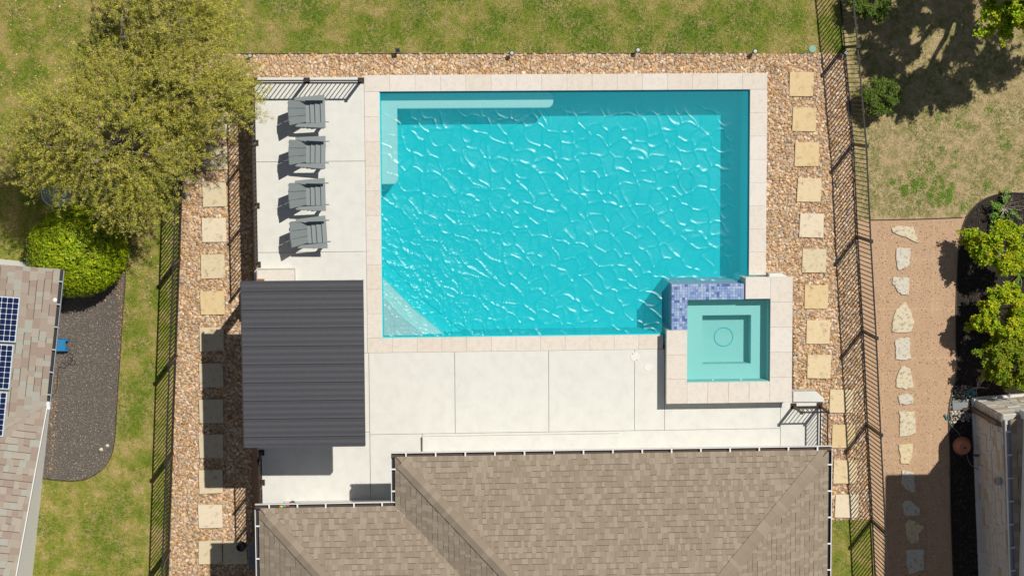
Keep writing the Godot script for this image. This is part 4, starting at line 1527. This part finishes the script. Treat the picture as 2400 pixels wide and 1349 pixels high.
func left_things():
	# blue plastic box, cable, rocks
	var w = G(148, 806)
	var bx = thing("blue_stool", "small blue plastic step stool on the bark bed by the wall", "stool", Vector3(w.x, T(w.x), w.z), -.02)
	put("seat", slab(Vector3(-.13, .20, -.15), Vector3(.10, .25, .15), .012), M.blue_plastic, bx)
	for sz in [-1, 1]:
		put("leg", boxm(Vector3(-.12, 0, sz * .125 - .02), Vector3(.16, .20, sz * .125 + .02)), M.blue_plastic, bx)
	var pts = []
	for p in [[118, 925], [126, 924], [134, 905], [136, 880], [138, 858], [150, 862], [158, 858], [150, 848], [141, 852], [148, 862], [165, 850], [172, 838], [163, 836], [158, 848], [170, 856], [178, 850], [174, 842], [164, 846], [172, 832], [166, 826], [152, 838]]:
		var g = G(p[0], p[1])
		pts.append(Vector3(g.x, T(g.x) + .03, g.z))
	tag(put("black_cable", path_tube(smooth(pts), .008, 5), M.dark_metal), "thin black cable coiled on the bark bed by the wall", "cable")
	for k in [[237, 1052, .055, "small white rock at the foot of the bark bed"], [252, 1043, .05, "small tan rock beside the white rock on the bark bed"]]:
		var g = G(k[0], k[1])
		tag(put("small_rock", pebble_mesh(300 + int(k[0])), M.white_rock, self, Transform3D(Basis(Vector3.UP, 1.0).scaled(Vector3(k[2], k[2] * .7, k[2] * .9)), Vector3(g.x, T(g.x) + .03, g.z))), k[3], "rock")
	# dark glazed urn on the paired slabs
	var u = G(567, 1273)
	var urn = thing("dark_urn", "dark glazed round urn on the paired stepping stones", "urn", Vector3(u.x, T(u.x) + .075, u.z))
	put("urn_body", lathe([Vector2(.07, 0), Vector2(.10, .04), Vector2(.125, .14), Vector2(.12, .22), Vector2(.095, .29), Vector2(.115, .31), Vector2(.095, .315), Vector2(.085, .27), Vector2(0, .24)], 32), M.dark_glaze, urn)
	# clear bird bath half under the tree
	var b = P(131, 450, -.45)
	var bb = thing("bird_bath", "round glass bird bath bowl under the big tree", "bird bath", Vector3(b.x, -1.25, b.z))
	put("stand", lathe([Vector2(.16, 0), Vector2(.14, .03), Vector2(.035, .06), Vector2(.03, .70), Vector2(.10, .72)], 20), M.steel, bb)
	put("bowl", lathe([Vector2(.10, .72), Vector2(.25, .74), Vector2(.35, .80), Vector2(.36, .81), Vector2(.34, .805), Vector2(.25, .752), Vector2(0, .735)], 40), M.glass, bb)
	put("bowl_rim", ringm(.355, .022, .80, .822, 40), M.solar_back, bb)
	var lid = G(1904, 115)
	tag(put("valve_box", lathe([Vector2(0, .022), Vector2(.085, .022), Vector2(.095, .01), Vector2(.095, 0)], 28), M.lid_green, self, Transform3D(Basis(), Vector3(lid.x, T(lid.x) + .004, lid.z))), "round green irrigation valve lid at the lawn corner", "lid")

# ---------------------------------------------------------------- greenery
func in_poly_targets(poly, y0, y1, n, o, bump):
	var lo = Vector2(1e9, 1e9)
	var hi = -lo
	for p in poly:
		lo = lo.min(p)
		hi = hi.max(p)
	var out = []
	while out.size() < n:
		var p = Vector2(rng.randf_range(lo.x, hi.x), rng.randf_range(lo.y, hi.y))
		if not Geometry2D.is_point_in_polygon(p, poly): continue
		var e = 1e9
		for i in poly.size():
			var c = Geometry2D.get_closest_point_to_segment(p, poly[i], poly[(i + 1) % poly.size()])
			e = minf(e, c.distance_to(p))
		if bump.get_noise_2d(p.x * 2.6 + 31.0, p.y * 2.6) < -.15: continue
		var f = clampf(e / 1.6, 0.0, 1.0)
		f = sqrt(f)
		var lump = .5 + .5 * bump.get_noise_2d(p.x, p.y)
		out.append(Vector3(p.x, lerpf(y0, y1, f * lerpf(.55, 1.0, lump)) - rng.randf() * rng.randf() * .9, p.y) - o)
	return out

func greenery():
	var small = [leaf_cluster(1, 8, .028, .040, .35), leaf_cluster(2, 9, .024, .044, .35), leaf_cluster(3, 7, .031, .038, .35)]
	var mid = [leaf_cluster(4, 6, .065, .05, .45), leaf_cluster(5, 7, .055, .05, .45)]
	var bump = FastNoiseLite.new()
	bump.seed = 5
	bump.frequency = .55
	# the big yellow-green tree over the left fence
	var foot = G(318, 330)
	var o = Vector3(foot.x, T(foot.x), foot.z)
	var t = thing("cedar_elm", "large loose yellow-green tree overhanging the left fence", "tree", o)
	var poly = PackedVector2Array()
	for p in [[300, -160], [480, -120], [545, 30], [545, 130], [560, 205], [588, 262], [530, 290], [450, 330], [435, 430], [360, 455], [335, 505], [240, 490], [150, 455], [70, 430], [20, 330], [60, 240], [150, 170], [220, 150], [275, 110], [290, 0]]:
		var q = P(p[0], p[1], 2.4)
		poly.append(Vector2(q.x, q.z))
	var tg = in_poly_targets(poly, .9, 4.6, 360, o, bump)
	var cols = [[.53, .49, .07], [.50, .475, .06], [.58, .52, .12], [.45, .445, .07], [.55, .49, .15], [.34, .37, .06], [.51, .49, .06], [.56, .525, .09]]
	tree_parts(t, tg, Vector3.ZERO, 1.5, 9, .92, .17, small, M.leaf, M.bark, cols, 5, .92, .14, "crown", 9)
	# clipped round shrub
	var g = G(180, 585)
	var sc = P(181, 590, -.25)
	var sh = thing("clipped_shrub", "big clipped round bright green shrub beside the left house", "shrub", Vector3(sc.x, -1.25, sc.z))
	put("trunk", lathe([Vector2(.09, 0), Vector2(.07, .6)], 10), M.bark, sh)
	var core = put("inner_mass", lathe([Vector2(.5, .15), Vector2(.92, .5), Vector2(1.02, .95), Vector2(.82, 1.40), Vector2(.45, 1.62), Vector2(0, 1.68)], 28), mat(L(.20, .26, .02), .9), sh)
	var xs = [[], []]
	var cs = [[], []]
	for i in 19000:
		var a = rng.randf() * TAU
		var y = pow(rng.randf(), .8) * 1.25 - .45
		var e = asin(clampf(y, -.45, .8) / .8) if y < .8 else PI / 2 * rng.randf_range(.6, 1.0)
		e = lerpf(-.5, PI / 2, 1.0 - sqrt(1.0 - rng.randf()) * .98)
		var lump = 1.0 + .05 * bump.get_noise_2d(a * 3.0, e * 4.0) + rng.randf_range(-.06, .03) + .09 * pow(rng.randf(), 14.0)
		var dn = Vector3(cos(e) * cos(a), sin(e), cos(e) * sin(a))
		var p = Vector3(dn.x * 1.16, .88 + dn.y * .93, dn.z * 1.05) * Vector3(lump, lump, lump)
		var up = (dn + Vector3(rng.randf_range(-.5, .5), rng.randf_range(0, .5), rng.randf_range(-.5, .5))).normalized()
		var xx = up.cross(Vector3(rng.randf_range(-1, 1), rng.randf_range(-1, 1), rng.randf_range(-1, 1))).normalized()
		var s = rng.randf_range(.8, 1.25)
		var k = i % 2
		xs[k].append(Transform3D(Basis(xx, up, xx.cross(up)).scaled(Vector3.ONE * s), p))
		cs[k].append(vary([[.26, .36, .007], [.31, .40, .008], [.19, .29, .007], [.36, .42, .015]][rng.randi() % 4], .25))
	var cr = Node3D.new()
	cr.name = "crown"
	sh.add_child(cr)
	var lm = [leaf_cluster(6, 3, .065, .03, .75), leaf_cluster(7, 4, .055, .035, .75)]
	for k in 2: copies("foliage", lm[k], M.gloss_leaf, xs[k], cs[k], cr)
	# crape-myrtle-like shrubs in the black mulch
	var bright = [[.34, .47, .012], [.41, .49, .014], [.26, .39, .012], [.46, .47, .018], [.34, .40, .014]]
	var dull = [[.20, .26, .016], [.25, .30, .02], [.17, .28, .014], [.30, .33, .02]]
	for k in [[2348, 575, 1.25, .62, .56, "bushy lime green shrub nearest the bare grey twigs", bright, 44], [2352, 738, 1.25, .64, .56, "bushy lime green shrub in the middle of the mulch bed row", bright, 48], [2372, 850, 1.15, .68, .54, "olive green shrub closest to the stone house corner", dull, 50]]:
		var c = P(k[0], k[1], k[2] - .3)
		var s = thing("leafy_shrub", k[5], "shrub", Vector3(c.x, T(c.x), c.z), 0.0, "shrubs in the black mulch bed")
		tree_parts(s, dome_targets(Vector3(0, 0, 0), k[3], k[4], .55, 1.75, k[7], .4), Vector3.ZERO, .35, 8, .26, .03, mid, M.leaf, M.bark, k[6], 4, .95, .05, "crown", 6)
	# tall tree beyond the corner, shading the dry lawn
	var sg = G(2185, 110)
	var tx = sg.x + .61 * .58 * 4.3
	var tz = sg.z - .79 * .58 * 4.3
	var ot = thing("corner_tree", "tall bright green tree over the dry lawn's far corner", "tree", Vector3(tx, T(tx), tz))
	tree_parts(ot, dome_targets(Vector3(0, 0, 0), 1.95, 1.75, 3.2, 5.2, 120, .5), Vector3.ZERO, 2.2, 8, .42, .06, mid, M.leaf, M.bark, bright, 4, 1.15, .13, "crown", 8)
	# dark holly shrubs along the right fence
	var dark = [[.12, .20, .03], [.15, .23, .035], [.17, .25, .04], [.18, .23, .06]]
	for k in [[2060, 222, .42, .40, 26, "small green holly shrub pressed close to the right fence"], [2036, 4, .46, .42, 30, "green holly shrub at the fence beyond the rear lawn"]]:
		var c = P(k[0], k[1], .0)
		var s = thing("holly_shrub", k[5], "shrub", Vector3(c.x, T(c.x), c.z), 0.0, "holly shrubs by the right fence")
		tree_parts(s, dome_targets(Vector3(0, 0, 0), k[2], k[3], .25, .95, k[4], .5), Vector3.ZERO, .15, 8, .2, .02, small, M.leaf, M.bark, dark, 4, 1.15, .03, "crown", 5)
	# bare pale twigs with a little fresh growth
	for k in [[2352, 490, .30, 26, "pale bare-twigged shrub with fresh green tufts on black mulch", true], [2291, 908, .20, 14, "small leafless grey shrub beside the teal valve cap", false], [2322, 522, .16, 9, "low half-bare sprig beside the pale twiggy shrub", true]]:
		var c = G(k[0], k[1])
		var s = thing("twiggy_shrub", k[4], "shrub", Vector3(c.x, T(c.x), c.z))
		var st = ST()
		var gx = []
		var gc = []
		for i in k[3]:
			var a = rng.randf() * TAU
			var dir = Vector3(cos(a), rng.randf_range(.5, 1.3), sin(a)).normalized()
			var p = Vector3.ZERO
			for j in 4:
				var q = p + dir * k[2] * .42
				dir = (dir + Vector3(rng.randf_range(-.35, .35), rng.randf_range(-.3, .1), rng.randf_range(-.35, .35))).normalized()
				tube(st, p, q, .009 - .0018 * j, .0075 - .0018 * j, 4)
				if j > 0:
					var br = (dir + Vector3(rng.randf_range(-1, 1), .3, rng.randf_range(-1, 1))).normalized()
					tube(st, q, q + br * k[2] * .35, .005, .002, 3)
				if k[5] and (i % 3 == 0) and j > 0:
					for e in 3:
						gx.append(Transform3D(Basis.from_euler(Vector3(rng.randf(), rng.randf() * TAU, rng.randf())), q + Vector3(rng.randf_range(-.05, .05), rng.randf_range(0, .04), rng.randf_range(-.05, .05))))
						gc.append(vary([.20, .40, .04], .25))
				p = q
		put("branch", st.commit(), M.pale_twig, s)
		if gx.size(): copies("foliage", mid[0], M.leaf, gx, gc, s)
	# strappy plant between the shrubs
	var yc = G(2388, 640)
	var yp = thing("strappy_plant", "green strap-leaved plant between the two lime green shrubs", "plant", Vector3(yc.x, T(yc.x), yc.z))
	var lst = ST()
	for i in 26:
		var a = rng.randf() * TAU
		var d = Vector3(cos(a), 0, sin(a))
		var sd = Vector3(-d.z, 0, d.x) * .012
		var p0 = Vector3.ZERO
		var p1 = d * .16 + Vector3.UP * rng.randf_range(.16, .3)
		var p2 = d * rng.randf_range(.28, .42) + Vector3.UP * rng.randf_range(.02, .2)
		quad(lst, p0 - sd, p0 + sd, p1 + sd, p1 - sd, Vector3.UP)
		tri(lst, p1 - sd, p1 + sd, p2, Vector3.UP)
	put("leaves", lst.commit(), mat(L(.12, .20, .03), .5), yp)

func ground_cover():
	var edge = [[437, 126], [427, 460], [421, 606], [413, 833], [405, 1061], [397, 1289], [392, 1420]]
	# bare ground to the horizon, open under the pool
	var st = ST()
	var xs = [-300.0, -FAR, px0 - .1, px1 + .1, FAR, 300.0]
	var zs = [-300.0, pz0 - .1, pz1 + .1, 300.0]
	for j in 3:
		for i in 5:
			if i == 2 and j == 1: continue
			var q = []
			for k in [[0, 0], [1, 0], [1, 1], [0, 1]]:
				q.append(Vector3(xs[i + k[0]], T(xs[i + k[0]]) - .004, zs[j + k[1]]))
			quad(st, q[0], q[1], q[2], q[3], Vector3.UP)
	struct("ground", st.commit(), M.soil)
	var left_lawn = plan([[-900, -700], [437, -700]] + edge + [[392, 2000], [-900, 2000]])
	var back_lawn = plan([[437, -700], [1960, -700], [1980, 126], [437, 126]])
	sheet("lawn_side", left_lawn, 0.0, M.lawn)
	sheet("lawn_rear", back_lawn, 0.0, M.lawn)
	var rf = [[1960, -90], [1968, 0], [1979, 112], [1998, 338], [2008, 552], [2021, 774], [2031, 994], [2043, 1218], [2052, 1420]]
	var gl = plan([[437, 126]] + [[1000, 126], [1500, 126], [1980, 126]] + rf.slice(3) + [[1930, 1420], [1925, 945], [1775, 560], [1775, 198], [880, 198], [640, 260], [640, 1000], [640, 1420]] + [edge[6], edge[5], edge[4], edge[3], edge[2], edge[1]])
	sheet("gravel_bed", gl, .003, M.gravel_bed)
	var side_lawn = plan([[1950, 1217], [2043, 1217], [2060, 1700], [1950, 1700]])
	sheet("lawn_strip", side_lawn, .007, M.lawn)
	var dry = plan([[1962, -700], [3200, -700], [3200, 470], [2400, 452], [2330, 456], [2290, 475], [2262, 508], [2256, 511], [2150, 513], [2005, 516], [1998, 338], [1979, 112], [1968, 0]])
	sheet("lawn_dry", dry, .002, M.dry_lawn)
	var bed = [[3200, 470], [2400, 452], [2360, 451], [2325, 458], [2292, 475], [2266, 505], [2252, 545], [2245, 600], [2241, 700], [2240, 800], [2243, 860], [2236, 905], [2226, 940], [2223, 990], [2226, 1060], [2228, 1200], [2236, 1420], [3200, 1420]]
	var path = plan([[2008, 516], [2150, 513], [2262, 510]] + bed.slice(6, 17) + [[2060, 1420], [2043, 1218], [2031, 994], [2021, 774], [2008, 552]])
	sheet("granite_path", path, .004, M.granite)
	var black = plan(bed)
	sheet("mulch_bed", black, .006, M.black_mulch)
	var bark = [[60, 560], [293, 600], [294, 660], [288, 740], [281, 850], [275, 940], [271, 1010], [266, 1050], [252, 1085], [228, 1108], [195, 1123], [150, 1125], [100, 1119], [60, 900]]
	var barkp = plan(bark)
	sheet("bark_bed", barkp, .004, M.mulch)
	# steel edging strips
	var ep = []
	for p in bark.slice(1, 13):
		var w = G(p[0], p[1])
		ep.append(Vector3(w.x, T(w.x) + .02, w.z))
	tag(put("bed_edging", strip(smooth(ep)), M.brown_metal), "thin dark metal edging round the bark bed", "edging")
	ep = []
	for p in bed.slice(1, 17):
		var w = G(p[0], p[1])
		ep.append(Vector3(w.x, T(w.x) + .02, w.z))
	tag(put("bed_edging", strip(smooth(ep)), M.brown_metal), "thin dark metal edging curving round the black mulch bed", "edging")
	ep = []
	for p in [[2040, 515], [2150, 513], [2256, 509]]:
		var w = G(p[0], p[1])
		ep.append(Vector3(w.x, T(w.x) + .02, w.z))
	tag(put("bed_edging", strip(smooth(ep)), M.brown_metal), "straight dark metal edging between dry lawn and granite path", "edging")
	ep = []
	for p in [[540, 126], [800, 125.5], [1000, 125.5], [1300, 125], [1600, 125], [1905, 124.5]]:
		var w = G(p[0], p[1])
		ep.append(Vector3(w.x, T(w.x) + .015, w.z))
	tag(put("bed_edging", strip(ep), M.brown_metal), "straight dark metal edging between rear lawn and gravel", "edging")
	# loose matter
	var tan = [[.60, .39, .21], [.54, .33, .17], [.66, .47, .30], [.46, .28, .15], [.72, .57, .43], [.58, .42, .27], [.42, .33, .26], [.66, .50, .35], [.52, .40, .30], [.62, .43, .26]]
	var vis = plan([[437, 127], [1979, 127], [1998, 338], [2008, 552], [2021, 774], [2031, 994], [2043, 1216], [1930, 1216], [1926, 915], [1860, 915], [1858, 655], [1790, 655], [1790, 180], [590, 185], [590, 1420], [393, 1420], [405, 1061], [421, 606]])
	var deck_hole = PackedVector2Array([Vector2(P(593, 400).x, P(700, 183).z), Vector2(P(1795, 400).x, P(700, 183).z), Vector2(P(1795, 400).x, 20.0), Vector2(P(593, 400).x, 20.0)])
	var hl = [deck_hole] + holes
	pebbles("river_gravel", "tan river gravel round the pool deck", vis, .037, .017, .050, tan, hl)
	var dgp = plan([[2052, 520], [2240, 516], [2236, 700], [2236, 880], [2222, 990], [2226, 1349], [2070, 1349], [2045, 700]])
	pebbles("granite_chips", "pale loose stones on the granite path", dgp, .06, .005, .018, [[.55, .40, .28], [.46, .29, .18], [.70, .60, .50], [.46, .28, .17], [.40, .25, .15]], [], .004)
	pebbles("splash_gravel", "pale pebbles round the splash block", plan([[2236, 905], [2262, 900], [2276, 930], [2278, 985], [2226, 990], [2226, 940]]), .05, .018, .04, [[.45, .40, .34], [.55, .50, .42], [.36, .30, .25]], [], .006)
	var lawnc = [[.12, .185, .014], [.17, .22, .018], [.24, .262, .028], [.35, .31, .06], [.48, .38, .14], [.56, .42, .20]]
	tufts("rear_grass", "mown grass of the rear lawn", plan([[437, -120], [1962, -120], [1979, 122], [437, 123]]), .05, [], [[.075, .17, .010], [.11, .205, .014], [.17, .25, .02], [.26, .28, .04], [.40, .35, .10], [.50, .39, .17]], 77)
	var lp = plan([[-60, -120], [437, -120], [437, 126], [427, 460], [413, 833], [397, 1289], [393, 1420], [60, 1420]])
	tufts("side_grass", "mown grass beside the left fence", lp, .055, [barkp], lawnc, 78)
	tufts("strip_grass", "grass strip between house and right fence", plan([[1952, 1219], [2041, 1219], [2052, 1420], [1952, 1420]]), .05, [], lawnc, 79)
	tufts("dry_grass", "thin straw-coloured grass of the neighbouring lawn", plan([[1985, -120], [2480, -120], [2480, 440], [2330, 446], [2262, 502], [2012, 512], [1999, 338]]), .06, [], [[.12, .19, .03], [.17, .22, .045], [.28, .27, .10], [.40, .33, .17], [.50, .39, .23]], 80, .03, .8)
	# weeds
	var wx = []
	var wc = []
	for k in 42:
		var w = G(rng.randf_range(2030, 2390), rng.randf_range(250, 505))
		if k % 3 > 0: w = G(2180 + rng.randfn(0, 45), 455 + rng.randfn(0, 22))
		for e in 6:
			wx.append(Transform3D(Basis(Vector3.UP, rng.randf() * TAU), Vector3(w.x + rng.randfn(0, .05), T(w.x), w.z + rng.randfn(0, .05))))
			wc.append(vary([.16, .32, .02], .25))
	tag(copies("lawn_weeds", tuft_mesh(220, 14, .06, .04), M.grass, wx, wc), "bright green weeds scattered in the dry lawn", "weeds", "", "stuff")
	chips("bark_mulch", "grey shredded bark covering the left bed", barkp, .026, [], [[.17, .145, .125], [.20, .172, .15], [.24, .21, .185], [.33, .29, .25], [.15, .127, .11], [.18, .155, .135]], .010, .030)
	chips("dark_mulch", "black shredded mulch of the right bed", plan([[2400, 456], [2330, 462], [2296, 480], [2258, 545], [2247, 700], [2246, 850], [2230, 960], [2232, 1349], [2300, 1349], [2280, 935], [2420, 930], [2420, 456]]), .05, [], [[.028, .021, .018], [.05, .04, .034], [.085, .068, .058], [.038, .03, .025]], .02, .06)
	chips("fallen_leaves", "pale dry leaves fallen on the left lawn and bed", plan([[-20, -20], [560, -20], [430, 440], [420, 700], [290, 720], [270, 1000], [240, 720], [0, 600]]), .22, [], [[.52, .34, .18], [.60, .42, .26], [.46, .26, .12]], .025, .05, "leaves")
	chips("leaf_drift", "brown leaves gathered along the bark bed edge", plan([[288, 610], [262, 660], [278, 700], [276, 900], [284, 850], [291, 740], [294, 660]]), .06, [], [[.42, .22, .10], [.52, .30, .15], [.35, .18, .09]], .025, .05, "leaves")
	chips("leaf_drift", "brown leaves gathered along the white house wall", plan([[128, 860], [140, 860], [124, 1110], [110, 1110]]), .07, [], [[.42, .22, .10], [.52, .30, .15], [.35, .18, .09]], .025, .05, "leaves")

func strip(pts):
	var st = ST()
	for i in pts.size() - 1:
		var p = pts[i]
		var q = pts[i + 1]
		var s = (q - p).cross(Vector3.UP).normalized() * .008
		var h = Vector3.UP * .022
		quad(st, p - s + h, p + s + h, q + s + h, q - s + h, Vector3.UP)
		quad(st, p - s + h, q - s + h, q - s - h * 2, p - s - h * 2, -s)
		quad(st, p + s + h, q + s + h, q + s - h * 2, p + s - h * 2, s)
	return st.commit()

func fences():
	var R = []
	for p in [[1958, -100], [1978, 111], [1998, 338], [2008, 554], [2020.6, 774], [2031, 994], [2042.5, 1218], [2053, 1440]]:
		R.append(G(p[0], p[1]))
	fence("metal_fence", "long black metal picket fence between right gravel and neighbouring path", R, 1.5, .112, M.fence, R[0], {"lift": .1})
	var Lf = []
	for p in [[437, 150], [429, 378], [421.8, 606], [413, 833], [405, 1061], [397, 1289], [389, 1515]]:
		Lf.append(G(p[0], p[1]))
	fence("metal_fence", "long black metal picket fence between left lawn and gravel walk", Lf, 1.5, .112, M.fence, Lf[0], {"lift": .1})
	var A = []
	for p in [[846, 189], [719, 189], [596, 189.5], [597, 335], [598.5, 482], [601, 620]]:
		A.append(P(p[0], p[1], -.004))
	for i in [2, 3, 4, 5]: A[i].x = A[2].x
	fence("deck_railing", "brown metal railing round the chair patio corner", A, 1.0, .113, M.rail, A[0], {"plates": true, "cat": "railing", "lift": .12, "post": .055, "picket": .016})
	var B = []
	for p in [[1858, 941], [1921, 939], [1922.5, 1060], [1924, 1180]]:
		B.append(P(p[0], p[1], -.004))
	B[0].z = B[1].z
	B[0].y = .061
	B[1].y = .061
	B[2].x = B[1].x
	B[3].x = B[1].x
	B[0].y = -.004
	B[1].y = -.004
	B[0].z += .12
	B[1].z += .12
	B[0].x += .02
	fence("deck_railing", "dark metal railing between spa and house corner", B, .98, .113, M.rail, B[0], {"plates": true, "cat": "railing", "lift": .12, "post": .055, "picket": .016})
	var C = []
	for p in [[600, 1060], [600, 1130], [600, 1200], [600, 1235]]:
		var w = P(p[0], p[1], -.004)
		w.x = A[2].x
		C.append(w)
	fence("deck_railing", "brown metal railing at the deck edge below the pavilion", C, 1.0, .113, M.rail, C[0], {"plates": true, "cat": "railing", "lift": .12, "post": .055, "picket": .016})

# ---------------------------------------------------------------- scene
func _ready():
	rng.seed = 20240611
	survey_axes()
	var cam = Camera3D.new()
	cam.name = "camera"
	cam.keep_aspect = Camera3D.KEEP_WIDTH
	cam.fov = rad_to_deg(2.0 * atan(1200.0 / FL))
	cam.near = 1.0
	cam.far = 700.0
	add_child(cam)
	cam.transform = Transform3D(Basis(Vector3(ax.x, -ad.x, az.x), -Vector3(ax.y, -ad.y, az.y), -Vector3(ax.z, -ad.z, az.z)), cpos)
	cam.current = true
	var we = WorldEnvironment.new()
	var e = Environment.new()
	e.background_mode = Environment.BG_SKY
	var sky = Sky.new()
	var sm = ProceduralSkyMaterial.new()
	sm.sky_top_color = L(.23, .28, .40)
	sm.sky_horizon_color = L(.56, .61, .68)
	sm.sky_curve = 0.15
	sm.ground_bottom_color = L(.18, .16, .13)
	sm.ground_horizon_color = L(.56, .61, .68)
	sm.sun_angle_max = 8.0
	sky.sky_material = sm
	e.sky = sky
	e.background_energy_multiplier = 0.54
	e.tonemap_mode = Environment.TONE_MAPPER_LINEAR
	e.tonemap_exposure = 1.08
	e.sdfgi_enabled = true
	e.ssao_enabled = true
	e.ssil_enabled = true
	e.volumetric_fog_enabled = true
	e.volumetric_fog_density = 0.0
	we.environment = e
	we.name = "environment"
	add_child(we)
	var sun = DirectionalLight3D.new()
	sun.name = "sun"
	sun.light_color = Color(1.0, 0.975, 0.925)
	sun.light_energy = 1.42
	sun.light_angular_distance = 0.5
	sun.shadow_enabled = true
	add_child(sun)
	sun.look_at_from_position(Vector3.ZERO, Vector3(-.61 * .58, -1.0, .79 * .58))
	materials()
	var cc = pool()
	deck(cc)
	main_house()
	right_house()
	left_house()
	stones()
	ground_cover()
	fences()
	pavilion()
	greenery()
	flagstones()
	chairs()
	path_light(932, 119, "square-topped black solar path light on the rear lawn edge", true)
	path_light(1198, 125, "all-black round solar path light on the rear gravel edge", false)
	path_light(1492, 118, "pale-topped round solar path light on the rear lawn edge", false)
	path_light(1765, 121, "round solar path light nearest the green valve lid", false)
	path_light(1976, 124, "round solar path light at the right fence corner post", false)
	path_light(588, 131, "round solar path light below the big tree branches", false)
	left_things()
